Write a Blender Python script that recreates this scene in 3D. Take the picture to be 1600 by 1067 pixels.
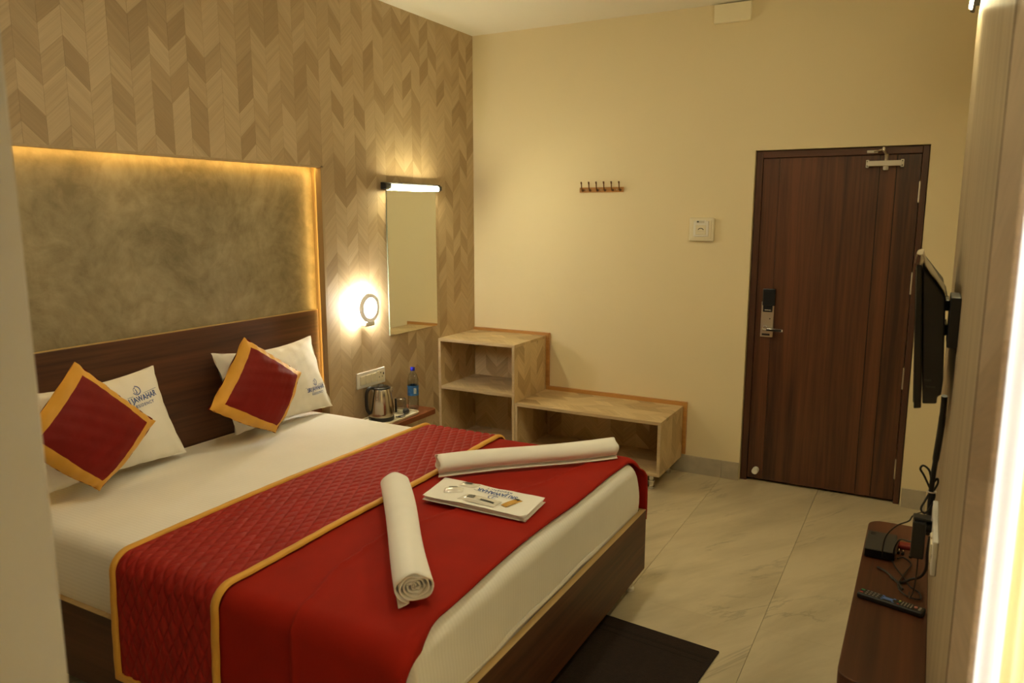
import bpy, bmesh, math, random
from mathutils import Vector, Matrix
random.seed(7)
for o in list(bpy.data.objects): bpy.data.objects.remove(o, do_unlink=True)
SC = bpy.context.scene
C = SC.collection
PI = math.pi

# ------------------------------------------------------------------ camera
cam_d = bpy.data.cameras.new('camera'); cam = bpy.data.objects.new('camera', cam_d); C.objects.link(cam)
cam_d.sensor_width = 36.0; cam_d.lens = 26.804; cam_d.clip_start = 0.01
_f = Vector((-0.47344, 0.86505, -0.16597)); _r = Vector((0.87719, 0.48014, 0.00029)); _u = Vector((-0.07994, 0.14545, 0.98613))
M = Matrix(((_r.x, _u.x, -_f.x, 3.035), (_r.y, _u.y, -_f.y, -4.9475), (_r.z, _u.z, -_f.z, 1.740), (0, 0, 0, 1)))
cam.matrix_world = M
cam_d.dof.use_dof = True; cam_d.dof.focus_distance = 3.9; cam_d.dof.aperture_fstop = 4.0
SC.camera = cam

# ------------------------------------------------------------------ world, exposure
SC.view_settings.view_transform = 'Standard'; SC.view_settings.look = 'None'
SC.view_settings.gamma = 1.0; SC.view_settings.exposure = 0.0
SC.view_settings.use_curve_mapping = False
W = bpy.data.worlds.new('daylight'); SC.world = W; W.use_nodes = True
bg = W.node_tree.nodes['Background']; bg.inputs[0].default_value = (0.96, 0.98, 1.0, 1); bg.inputs[1].default_value = 24.0
SC.cycles.max_bounces = 10; SC.cycles.diffuse_bounces = 6; SC.cycles.transmission_bounces = 10; SC.cycles.transparent_max_bounces = 16
SC.cycles.sample_clamp_indirect = 6.0; SC.cycles.caustics_refractive = False; SC.cycles.caustics_reflective = False
SC.cycles.use_denoising = True; SC.cycles.use_adaptive_sampling = True; SC.cycles.adaptive_threshold = 0.02
# light strengths of the room's lamps and of the added overhead fill lamps
TUBE_COL = (1.0, 0.87, 0.48); TUBE_L = 138.0; TUBE2_L = 400.0
SCONCE_COL = (1.0, 0.92, 0.74); SCONCE_L = 165.0
FILL_COL = (1.0, 0.90, 0.60); FILL_L = 106.0
LED_COL = (1.0, 0.60, 0.15); LED_L = 24.0
# the window behind the camera's shoulder: a portal helps the sampler find the sky
pd = bpy.data.lights.new('window_portal', 'AREA'); pd.shape = 'RECTANGLE'; pd.size = 2.4; pd.size_y = 0.92
pd.cycles.is_portal = True
po = bpy.data.objects.new('window_portal', pd); C.objects.link(po)
po.location = (3.52, -3.96, 1.25); po.rotation_euler = (0, PI/2, 0)


# ------------------------------------------------------------------ materials
MATS = {}
def N(nt, kind, **kw):
    n = nt.nodes.new(kind)
    for k, v in kw.items():
        if k.startswith('i_'):
            key = k[2:]; key = int(key) if key.isdigit() else key
            n.inputs[key].default_value = v
        else: setattr(n, k, v)
    return n
def math_node(nt, op, a, b=None, c=None):
    n = nt.nodes.new('ShaderNodeMath'); n.operation = op
    for i, v in enumerate((a, b, c)):
        if v is None: continue
        if isinstance(v, (int, float)): n.inputs[i].default_value = v
        else: nt.links.new(v, n.inputs[i])
    return n.outputs[0]
def new_mat(name):
    m = bpy.data.materials.new(name); m.use_nodes = True
    nt = m.node_tree; p = nt.nodes['Principled BSDF']; MATS[name] = m
    return m, nt, p
def rgb(c): return (c[0], c[1], c[2], 1)
def plain(name, col, rough=0.5, metal=0.0, var=0.0, vscale=8, bump=0.0, bscale=80, coat=0.0, spec=0.5, sheen=0.0):
    m, nt, p = new_mat(name)
    p.inputs['Base Color'].default_value = rgb(col); p.inputs['Roughness'].default_value = rough; p.inputs['Metallic'].default_value = metal
    p.inputs['Coat Weight'].default_value = coat; p.inputs['Specular IOR Level'].default_value = spec
    if sheen: p.inputs['Sheen Weight'].default_value = sheen
    tc = N(nt, 'ShaderNodeTexCoord')
    if var:
        n = N(nt, 'ShaderNodeTexNoise', i_Scale=vscale, i_Detail=4.0); nt.links.new(tc.outputs['Object'], n.inputs['Vector'])
        r = N(nt, 'ShaderNodeValToRGB'); nt.links.new(n.outputs[0], r.inputs[0])
        r.color_ramp.elements[0].position = 0.3; r.color_ramp.elements[1].position = 0.7
        r.color_ramp.elements[0].color = rgb([x*(1-var) for x in col]); r.color_ramp.elements[1].color = rgb([min(1, x*(1+var)) for x in col])
        nt.links.new(r.outputs[0], p.inputs['Base Color'])
    if bump:
        n = N(nt, 'ShaderNodeTexNoise', i_Scale=bscale, i_Detail=5.0); nt.links.new(tc.outputs['Object'], n.inputs['Vector'])
        b = N(nt, 'ShaderNodeBump', i_Strength=bump, i_Distance=0.01); nt.links.new(n.outputs[0], b.inputs['Height']); nt.links.new(b.outputs[0], p.inputs['Normal'])
    return m
def wood(name, c1, c2, axis, rough=0.4, coat=0.0, fine=55, c3=None):
    """grain stretched along one axis of the object"""
    m, nt, p = new_mat(name)
    tc = N(nt, 'ShaderNodeTexCoord'); oi = N(nt, 'ShaderNodeObjectInfo')
    mp = N(nt, 'ShaderNodeMapping')
    s = [fine]*3; s['xyz'.index(axis)] = fine*0.035
    mp.inputs['Scale'].default_value = s
    nt.links.new(tc.outputs['Object'], mp.inputs[0])
    loc = N(nt, 'ShaderNodeVectorMath', operation='SCALE'); loc.inputs[0].default_value = (37, 19, 53); nt.links.new(oi.outputs['Random'], loc.inputs['Scale']); nt.links.new(loc.outputs[0], mp.inputs['Location'])
    n1 = N(nt, 'ShaderNodeTexNoise', i_Scale=0.22, i_Detail=6.0, i_Roughness=0.65, i_Distortion=0.6); nt.links.new(mp.outputs[0], n1.inputs['Vector'])
    n2 = N(nt, 'ShaderNodeTexNoise', i_Scale=1.6, i_Detail=3.0); nt.links.new(mp.outputs[0], n2.inputs['Vector'])
    f = math_node(nt, 'ADD', math_node(nt, 'MULTIPLY', n1.outputs[0], 0.7), math_node(nt, 'MULTIPLY', n2.outputs[0], 0.3))
    r = N(nt, 'ShaderNodeValToRGB'); nt.links.new(f, r.inputs[0])
    r.color_ramp.elements[0].position = 0.36; r.color_ramp.elements[1].position = 0.64
    r.color_ramp.elements[0].color = rgb(c2); r.color_ramp.elements[1].color = rgb(c1)
    if c3:
        e = r.color_ramp.elements.new(0.30); e.color = rgb(c3)
    nt.links.new(r.outputs[0], p.inputs['Base Color'])
    p.inputs['Roughness'].default_value = rough; p.inputs['Coat Weight'].default_value = coat; p.inputs['Coat Roughness'].default_value = 0.2
    b = N(nt, 'ShaderNodeBump', i_Strength=0.08, i_Distance=0.004); nt.links.new(n2.outputs[0], b.inputs['Height']); nt.links.new(b.outputs[0], p.inputs['Normal'])
    return m
VEN_L = (0.53, 0.41, 0.255); VEN_M = (0.455, 0.34, 0.20); VEN_D = (0.365, 0.26, 0.143)
def veneer_color(nt, p, rnd, grain, tint=(1, 1, 1), spread=1.0):
    mid = [x*t for x, t in zip(VEN_M, tint)]; li = [m_+(x*t-m_)*spread for x, t, m_ in zip(VEN_L, tint, mid)]; da = [m_+(x*t-m_)*spread for x, t, m_ in zip(VEN_D, tint, mid)]
    r = N(nt, 'ShaderNodeValToRGB'); nt.links.new(rnd, r.inputs[0])
    e = r.color_ramp.elements; e[0].position = 0.0; e[0].color = rgb(da); e[1].position = 1.0; e[1].color = rgb(li)
    k = e.new(0.35); k.color = rgb(mid); k = e.new(0.65); k.color = rgb([0.5*a+0.5*b for a, b in zip(li, mid)])
    g = N(nt, 'ShaderNodeMapRange'); nt.links.new(grain, g.inputs[0]); g.inputs[1].default_value = 0.3; g.inputs[2].default_value = 0.7; g.inputs[3].default_value = 0.84; g.inputs[4].default_value = 1.10
    mx = N(nt, 'ShaderNodeVectorMath', operation='SCALE'); nt.links.new(r.outputs[0], mx.inputs[0]); nt.links.new(g.outputs[0], mx.inputs['Scale'])
    nt.links.new(mx.outputs[0], p.inputs['Base Color'])
    p.inputs['Roughness'].default_value = 0.55
def veneer_piece(name, sgn):
    """one veneer slip of the chevron cladding; tone differs from slip to slip"""
    m, nt, p = new_mat(name)
    tc = N(nt, 'ShaderNodeTexCoord'); oi = N(nt, 'ShaderNodeObjectInfo'); ge = N(nt, 'ShaderNodeNewGeometry')
    rnd = math_node(nt, 'FRACT', math_node(nt, 'ADD', oi.outputs['Random'], ge.outputs['Random Per Island']))
    sx = N(nt, 'ShaderNodeSeparateXYZ'); nt.links.new(tc.outputs['Object'], sx.inputs[0])
    ac = math_node(nt, 'ADD', sx.outputs[2], math_node(nt, 'MULTIPLY', sx.outputs[1], sgn*0.93))
    cb = N(nt, 'ShaderNodeCombineXYZ')
    nt.links.new(math_node(nt, 'MULTIPLY', ac, 130.0), cb.inputs[0]); nt.links.new(math_node(nt, 'MULTIPLY', sx.outputs[1], 5.0), cb.inputs[1]); nt.links.new(math_node(nt, 'MULTIPLY', rnd, 91.0), cb.inputs[2])
    n = N(nt, 'ShaderNodeTexNoise', i_Scale=1.0, i_Detail=4.0); nt.links.new(cb.outputs[0], n.inputs['Vector'])
    n2 = N(nt, 'ShaderNodeTexNoise', i_Scale=0.22, i_Detail=1.0); nt.links.new(cb.outputs[0], n2.inputs['Vector'])
    veneer_color(nt, p, rnd, math_node(nt, 'ADD', math_node(nt, 'MULTIPLY', n.outputs[0], 0.55), math_node(nt, 'MULTIPLY', n2.outputs[0], 0.45)))
    return m
def chevron(name, ua, va, w=0.0953, h=0.1135, s=0.93, tint=(1, 1, 1), spread=1.5):
    """printed chevron laminate on furniture boards"""
    m, nt, p = new_mat(name)
    tc = N(nt, 'ShaderNodeTexCoord'); sx = N(nt, 'ShaderNodeSeparateXYZ'); nt.links.new(tc.outputs['Object'], sx.inputs[0])
    U = sx.outputs['xyz'.index(ua)]; V = sx.outputs['xyz'.index(va)]
    a = math_node(nt, 'ADD', math_node(nt, 'DIVIDE', U, w), 40.0); col = math_node(nt, 'FLOOR', a); f = math_node(nt, 'FRACT', a)
    par = math_node(nt, 'MODULO', col, 2.0)
    t = math_node(nt, 'ABSOLUTE', math_node(nt, 'SUBTRACT', par, f))
    ac = math_node(nt, 'ADD', V, math_node(nt, 'MULTIPLY', t, s*w))
    row = math_node(nt, 'FLOOR', math_node(nt, 'DIVIDE', ac, h))
    cb = N(nt, 'ShaderNodeCombineXYZ'); nt.links.new(col, cb.inputs[0]); nt.links.new(row, cb.inputs[1])
    wn = N(nt, 'ShaderNodeTexWhiteNoise', noise_dimensions='2D'); nt.links.new(cb.outputs[0], wn.inputs['Vector'])
    c2 = N(nt, 'ShaderNodeCombineXYZ'); nt.links.new(math_node(nt, 'MULTIPLY', ac, 130.0), c2.inputs[0]); nt.links.new(math_node(nt, 'MULTIPLY', U, 5.0), c2.inputs[1]); nt.links.new(math_node(nt, 'MULTIPLY', wn.outputs[0], 91.0), c2.inputs[2])
    n = N(nt, 'ShaderNodeTexNoise', i_Scale=1.0, i_Detail=4.0); nt.links.new(c2.outputs[0], n.inputs['Vector'])
    veneer_color(nt, p, wn.outputs[0], n.outputs[0], tint, spread)
    p.inputs['Roughness'].default_value = 0.42
    return m
def emit(name, col, L):
    m, nt, p = new_mat(name)
    p.inputs['Base Color'].default_value = (0.9, 0.9, 0.9, 1); p.inputs['Emission Color'].default_value = rgb(col); p.inputs['Emission Strength'].default_value = L
    return m
def glass(name, col=(1, 1, 1), rough=0.0, ior=1.45):
    m, nt, p = new_mat(name)
    p.inputs['Base Color'].default_value = rgb(col); p.inputs['Roughness'].default_value = rough; p.inputs['Transmission Weight'].default_value = 1.0; p.inputs['IOR'].default_value = ior
    return m
def cloth(name, col, rough=0.85, stripe=None, var=0.05, sheen=0.2, weave=900, bump=0.22):
    m, nt, p = new_mat(name)
    tc = N(nt, 'ShaderNodeTexCoord')
    n = N(nt, 'ShaderNodeTexNoise', i_Scale=6.0, i_Detail=5.0); nt.links.new(tc.outputs['Object'], n.inputs['Vector'])
    r = N(nt, 'ShaderNodeValToRGB'); r.color_ramp.elements[0].position = 0.3; r.color_ramp.elements[1].position = 0.7
    r.color_ramp.elements[0].color = rgb([c*(1-var) for c in col]); r.color_ramp.elements[1].color = rgb([min(1, c*(1+var)) for c in col])
    nt.links.new(n.outputs[0], r.inputs[0]); outc = r.outputs[0]
    p.inputs['Roughness'].default_value = rough; p.inputs['Sheen Weight'].default_value = sheen; p.inputs['Specular IOR Level'].default_value = 0.25
    if stripe:
        sx = N(nt, 'ShaderNodeSeparateXYZ'); nt.links.new(tc.outputs['Object'], sx.inputs[0])
        ge = N(nt, 'ShaderNodeNewGeometry'); sn_ = N(nt, 'ShaderNodeSeparateXYZ'); nt.links.new(ge.outputs['True Normal'], sn_.inputs[0])
        isf = math_node(nt, 'LESS_THAN', math_node(nt, 'ABSOLUTE', sn_.outputs[0]), 0.6)
        v = math_node(nt, 'ADD', sx.outputs[1], math_node(nt, 'MULTIPLY', sx.outputs[2], isf))
        sn = math_node(nt, 'SINE', math_node(nt, 'MULTIPLY', v, 2*PI/0.016))
        st = math_node(nt, 'GREATER_THAN', sn, 0.0)
        mr = N(nt, 'ShaderNodeMapRange'); nt.links.new(st, mr.inputs[0]); mr.inputs[3].default_value = 0.965; mr.inputs[4].default_value = 1.0
        sc = N(nt, 'ShaderNodeVectorMath', operation='SCALE'); nt.links.new(outc, sc.inputs[0]); nt.links.new(mr.outputs[0], sc.inputs['Scale']); outc = sc.outputs[0]
    nt.links.new(outc, p.inputs['Base Color'])
    n2 = N(nt, 'ShaderNodeTexNoise', i_Scale=float(weave), i_Detail=2.0); nt.links.new(tc.outputs['Object'], n2.inputs['Vector'])
    b = N(nt, 'ShaderNodeBump', i_Strength=bump, i_Distance=0.002); nt.links.new(n2.outputs[0], b.inputs['Height']); nt.links.new(b.outputs[0], p.inputs['Normal'])
    return m
def marble(name):
    m, nt, p = new_mat(name)
    ge = N(nt, 'ShaderNodeNewGeometry'); oi = N(nt, 'ShaderNodeObjectInfo')
    mp = N(nt, 'ShaderNodeMapping'); mp.inputs['Scale'].default_value = (0.34, 1.5, 1.0); mr0 = N(nt, 'ShaderNodeMapping'); mr0.inputs['Rotation'].default_value = (0, 0, math.radians(-57))
    nt.links.new(ge.outputs['Position'], mr0.inputs[0]); nt.links.new(mr0.outputs[0], mp.inputs[0])
    px_ = N(nt, 'ShaderNodeSeparateXYZ'); nt.links.new(ge.outputs['Position'], px_.inputs[0]); colm = math_node(nt, 'FLOOR', math_node(nt, 'DIVIDE', math_node(nt, 'SUBTRACT', px_.outputs[0], 0.12), 0.6))
    off = N(nt, 'ShaderNodeVectorMath', operation='SCALE'); off.inputs[0].default_value = (3.1, 1.7, 0); nt.links.new(colm, off.inputs['Scale']); nt.links.new(off.outputs[0], mp.inputs['Location'])
    n1 = N(nt, 'ShaderNodeTexNoise', i_Scale=3.2, i_Detail=9.0, i_Roughness=0.62, i_Distortion=0.35); nt.links.new(mp.outputs[0], n1.inputs['Vector'])
    r = N(nt, 'ShaderNodeValToRGB'); e = r.color_ramp.elements; e[0].position = 0.33; e[0].color = rgb((0.475, 0.408, 0.282)); e[1].position = 0.60; e[1].color = rgb((0.63, 0.55, 0.395))
    nt.links.new(n1.outputs[0], r.inputs[0])
    n2 = N(nt, 'ShaderNodeTexNoise', i_Scale=1.5, i_Detail=9.0, i_Roughness=0.6, i_Distortion=0.6); nt.links.new(mp.outputs[0], n2.inputs['Vector'])
    d = math_node(nt, 'ABSOLUTE', math_node(nt, 'SUBTRACT', n2.outputs[0], 0.53))
    mr = N(nt, 'ShaderNodeMapRange'); nt.links.new(d, mr.inputs[0]); mr.inputs[1].default_value = 0.0; mr.inputs[2].default_value = 0.012; mr.inputs[3].default_value = 0.70; mr.inputs[4].default_value = 1.0
    # veins fade in and out
    n3 = N(nt, 'ShaderNodeTexNoise', i_Scale=2.2, i_Detail=2.0); nt.links.new(ge.outputs['Position'], n3.inputs['Vector'])
    fade = N(nt, 'ShaderNodeMapRange'); nt.links.new(n3.outputs[0], fade.inputs[0]); fade.inputs[1].default_value = 0.50; fade.inputs[2].default_value = 0.62
    vv = math_node(nt, 'SUBTRACT', 1.0, math_node(nt, 'MULTIPLY', fade.outputs[0], math_node(nt, 'SUBTRACT', 1.0, mr.outputs[0])))
    sc = N(nt, 'ShaderNodeVectorMath', operation='SCALE'); nt.links.new(r.outputs[0], sc.inputs[0]); nt.links.new(vv, sc.inputs['Scale'])
    nt.links.new(sc.outputs[0], p.inputs['Base Color']); p.inputs['Roughness'].default_value = 0.32
    return m
def plaster_panel(name):
    m, nt, p = new_mat(name)
    tc = N(nt, 'ShaderNodeTexCoord')
    n1 = N(nt, 'ShaderNodeTexNoise', i_Scale=2.6, i_Detail=10.0, i_Roughness=0.70, i_Distortion=0.5); nt.links.new(tc.outputs['Object'], n1.inputs['Vector'])
    n2 = N(nt, 'ShaderNodeTexNoise', i_Scale=11.0, i_Detail=6.0, i_Distortion=1.2); nt.links.new(tc.outputs['Object'], n2.inputs['Vector'])
    f = math_node(nt, 'ADD', math_node(nt, 'MULTIPLY', n1.outputs[0], 0.75), math_node(nt, 'MULTIPLY', n2.outputs[0], 0.25))
    r = N(nt, 'ShaderNodeValToRGB'); e = r.color_ramp.elements; e[0].position = 0.38; e[0].color = rgb((0.180, 0.148, 0.086)); e[1].position = 0.62; e[1].color = rgb((0.375, 0.322, 0.215))
    nt.links.new(f, r.inputs[0]); nt.links.new(r.outputs[0], p.inputs['Base Color'])
    p.inputs['Roughness'].default_value = 0.42
    b = N(nt, 'ShaderNodeBump', i_Strength=0.25, i_Distance=0.01); nt.links.new(n2.outputs[0], b.inputs['Height']); nt.links.new(b.outputs[0], p.inputs['Normal'])
    return m
def curtain_mat(name, col, trans):
    m = bpy.data.materials.new(name); m.use_nodes = True; nt = m.node_tree; MATS[name] = m
    for n in list(nt.nodes): nt.nodes.remove(n)
    out = N(nt, 'ShaderNodeOutputMaterial'); d = N(nt, 'ShaderNodeBsdfDiffuse'); t = N(nt, 'ShaderNodeBsdfTranslucent'); mx = N(nt, 'ShaderNodeMixShader')
    tc = N(nt, 'ShaderNodeTexCoord'); n = N(nt, 'ShaderNodeTexNoise', i_Scale=9.0, i_Detail=3.0); nt.links.new(tc.outputs['Object'], n.inputs['Vector'])
    r = N(nt, 'ShaderNodeValToRGB'); r.color_ramp.elements[0].color = rgb([c*0.85 for c in col]); r.color_ramp.elements[1].color = rgb(col); nt.links.new(n.outputs[0], r.inputs[0])
    nt.links.new(r.outputs[0], d.inputs[0]); nt.links.new(r.outputs[0], t.inputs[0]); mx.inputs[0].default_value = trans
    nt.links.new(d.outputs[0], mx.inputs[1]); nt.links.new(t.outputs[0], mx.inputs[2]); nt.links.new(mx.outputs[0], out.inputs[0])
    return m

m_wall = plain('cream_wall_paint', (0.78, 0.685, 0.47), 0.6, var=0.015, vscale=2, bump=0.02, bscale=300)
m_ceil = plain('white_ceiling_paint', (0.80, 0.77, 0.70), 0.8)
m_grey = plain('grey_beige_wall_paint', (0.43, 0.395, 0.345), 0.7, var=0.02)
m_back = plain('wall_backing', (0.36, 0.27, 0.16), 0.8)
m_up = veneer_piece('veneer_rising', -1); m_dn = veneer_piece('veneer_falling', 1)
m_tile = marble('beige_marble_tile'); m_grout = plain('tile_grout', (0.33, 0.28, 0.19), 0.9)
m_skirt = plain('grey_marble_skirting', (0.42, 0.38, 0.31), 0.35, var=0.10, vscale=14)
m_panel = plaster_panel('mottled_plaster')
m_door = wood('door_walnut', (0.135, 0.047, 0.020), (0.032, 0.010, 0.005), 'z', 0.40, 0.15, 42)
m_dframe = wood('door_frame_walnut', (0.095, 0.032, 0.014), (0.048, 0.016, 0.008), 'z', 0.45, 0.1, 60)
m_bedw = wood('bed_walnut_along_width', (0.135, 0.049, 0.020), (0.040, 0.014, 0.007), 'y', 0.5, 0.0, 45)
m_bedx = wood('bed_walnut_along_length', (0.110, 0.042, 0.018), (0.042, 0.016, 0.008), 'x', 0.5, 0.0, 45)
m_edge = wood('raw_board_edge', (0.52, 0.37, 0.17), (0.40, 0.27, 0.11), 'y', 0.6, 0, 40)
m_trimw = wood('teak_trim', (0.56, 0.285, 0.085), (0.38, 0.175, 0.05), 'x', 0.4, 0.2, 50)
m_shelfw = wood('red_brown_laminate', (0.125, 0.038, 0.013), (0.055, 0.016, 0.006), 'y', 0.5, 0.0, 40); m_ledge = wood('bedside_red_brown_laminate', (0.27, 0.085, 0.03), (0.15, 0.046, 0.017), 'y', 0.45, 0.0, 40)
FT = (1.16, 1.14, 1.04); m_cyz = chevron('chevron_board_side', 'y', 'z', tint=FT); m_cxy = chevron('chevron_board_top', 'y', 'x', tint=FT); m_cxz = chevron('chevron_board_front', 'x', 'z', tint=FT)
m_bedge = wood('pale_board_edge', (0.60, 0.47, 0.30), (0.47, 0.35, 0.21), 'x', 0.5, 0, 50)
m_vgrain = wood('pale_vertical_laminate', (0.52, 0.43, 0.30), (0.30, 0.228, 0.138), 'z', 0.45, 0.05, 75)
m_nichetrim = wood('honey_niche_edge', (0.47, 0.355, 0.205), (0.38, 0.275, 0.15), 'z', 0.5, 0, 40)
m_white = plain('white_plastic', (0.80, 0.78, 0.74), 0.35)
m_cream = plain('cream_plastic', (0.76, 0.70, 0.54), 0.4)
m_black = plain('black_plastic', (0.012, 0.012, 0.014), 0.4)
m_blackg = plain('gloss_black_plastic', (0.006, 0.007, 0.010), 0.12)
m_dark = plain('dark_grey_plastic', (0.035, 0.034, 0.033), 0.45)
m_chrome = plain('chrome', (0.75, 0.75, 0.75), 0.12, 1.0)
m_steel = plain('brushed_steel', (0.62, 0.59, 0.54), 0.18, 1.0, var=0.05, vscale=30)
m_lockm = plain('satin_nickel', (0.52, 0.46, 0.38), 0.4, 0.85)
m_alu = plain('grey_painted_metal', (0.62, 0.59, 0.53), 0.45, 0.2)
m_ring = plain('grey_lamp_ring', (0.62, 0.60, 0.57), 0.5)
m_sheet = cloth('white_striped_sheet', (0.88, 0.87, 0.84), stripe='yz', var=0.02)
m_case = cloth('white_pillowcase', (0.87, 0.85, 0.79), var=0.03)
m_towel = cloth('white_terry', (0.90, 0.89, 0.86), rough=0.95, var=0.03, sheen=0.5, weave=420)
m_red = cloth('red_blanket_wool', (0.30, 0.009, 0.002), rough=0.9, var=0.10, sheen=0.0, weave=600)
m_quilt = cloth('red_quilted_satin', (0.31, 0.012, 0.008), rough=0.62, var=0.08, sheen=0.0)
m_gold = cloth('gold_satin_piping', (0.70, 0.37, 0.055), rough=0.5, var=0.08, sheen=0.1)
m_cred = cloth('red_cushion_satin', (0.185, 0.0045, 0.003), rough=0.6, var=0.10, sheen=0.0, bump=0.06)
m_rug = plain('dark_brown_mat_pile', (0.019, 0.0085, 0.005), 0.95, var=0.3, vscale=60, bump=0.8, bscale=220)
m_rugb = plain('darker_mat_border', (0.009, 0.004, 0.0025), 0.95, bump=0.8, bscale=220)
m_blue = plain('blue_print', (0.09, 0.14, 0.36), 0.7)
m_blackp = plain('black_print', (0.02, 0.018, 0.016), 0.5)
m_amber = plain('amber_sachet', (0.55, 0.30, 0.05), 0.25)
m_foil = plain('clear_wrapper', (0.75, 0.73, 0.68), 0.12, 0.0, coat=0.6)
m_bluecap = plain('blue_bottle_cap', (0.015, 0.02, 0.42), 0.35)
m_label = plain('blue_bottle_label', (0.03, 0.13, 0.36), 0.4, var=0.5, vscale=60)
def thin_clear(name, tint, refl):
    m = bpy.data.materials.new(name); m.use_nodes = True; nt = m.node_tree; MATS[name] = m
    for n in list(nt.nodes): nt.nodes.remove(n)
    out = N(nt, 'ShaderNodeOutputMaterial'); t = N(nt, 'ShaderNodeBsdfTransparent'); t.inputs[0].default_value = rgb(tint)
    g = N(nt, 'ShaderNodeBsdfGlossy', i_Roughness=0.06); lw = N(nt, 'ShaderNodeLayerWeight', i_Blend=refl); mx = N(nt, 'ShaderNodeMixShader')
    nt.links.new(lw.outputs['Facing'], mx.inputs[0]); nt.links.new(t.outputs[0], mx.inputs[1]); nt.links.new(g.outputs[0], mx.inputs[2]); nt.links.new(mx.outputs[0], out.inputs[0]); return m
m_glass = thin_clear('clear_glass', (0.86, 0.86, 0.84), 0.42); m_pet = thin_clear('clear_bottle_plastic', (0.93, 0.95, 0.96), 0.30); m_water = thin_clear('water', (0.93, 0.95, 0.96), 0.15)
m_boxc = plain('pale_cream_cover', (0.86, 0.80, 0.60), 0.5)
def ring_mat(name):
    m = bpy.data.materials.new(name); m.use_nodes = True; nt = m.node_tree; MATS[name] = m
    for n in list(nt.nodes): nt.nodes.remove(n)
    out = N(nt, 'ShaderNodeOutputMaterial'); d = N(nt, 'ShaderNodeBsdfDiffuse'); d.inputs[0].default_value = (0.74, 0.72, 0.69, 1); t = N(nt, 'ShaderNodeBsdfTranslucent'); t.inputs[0].default_value = (0.42, 0.40, 0.38, 1)
    mx = N(nt, 'ShaderNodeMixShader', i_0=0.007); nt.links.new(d.outputs[0], mx.inputs[1]); nt.links.new(t.outputs[0], mx.inputs[2]); nt.links.new(mx.outputs[0], out.inputs[0]); return m
m_ring2 = ring_mat('frosted_grey_ring')
def pane_mat(name):
    m = bpy.data.materials.new(name); m.use_nodes = True; nt = m.node_tree; MATS[name] = m
    for n in list(nt.nodes): nt.nodes.remove(n)
    out = N(nt, 'ShaderNodeOutputMaterial'); t = N(nt, 'ShaderNodeBsdfTransparent'); t.inputs[0].default_value = (0.95, 0.97, 0.96, 1)
    g = N(nt, 'ShaderNodeBsdfGlossy', i_Roughness=0.02); mx = N(nt, 'ShaderNodeMixShader', i_0=0.08)
    nt.links.new(t.outputs[0], mx.inputs[1]); nt.links.new(g.outputs[0], mx.inputs[2]); nt.links.new(mx.outputs[0], out.inputs[0]); return m
m_pane = pane_mat('window_glass')
m_mirror = plain('mirror_silver', (0.86, 0.89, 0.82), 0.012, 1.0); m_mirgreen = plain('mirror_glass_edge', (0.25, 0.33, 0.26), 0.2)
m_fill = emit('lit_fill_lamp', FILL_COL, FILL_L); m_tube = emit('lit_tube', TUBE_COL, TUBE_L); m_tube2 = emit('lit_tube_bright', TUBE_COL, TUBE2_L); m_sconce = emit('lit_sconce', SCONCE_COL, SCONCE_L); m_sface = emit('lit_sconce_face', SCONCE_COL, 9.0); m_led = emit('lit_led_strip', LED_COL, LED_L)
m_cgold = curtain_mat('gold_curtain_cloth', (0.93, 0.82, 0.55), 0.42); m_csheer = curtain_mat('white_curtain_lining', (0.90, 0.88, 0.84), 0.78)
m_brass = plain('antique_bronze', (0.17, 0.085, 0.035), 0.35, 0.8)
m_redp = plain('red_packet', (0.20, 0.016, 0.012), 0.4)

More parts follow.
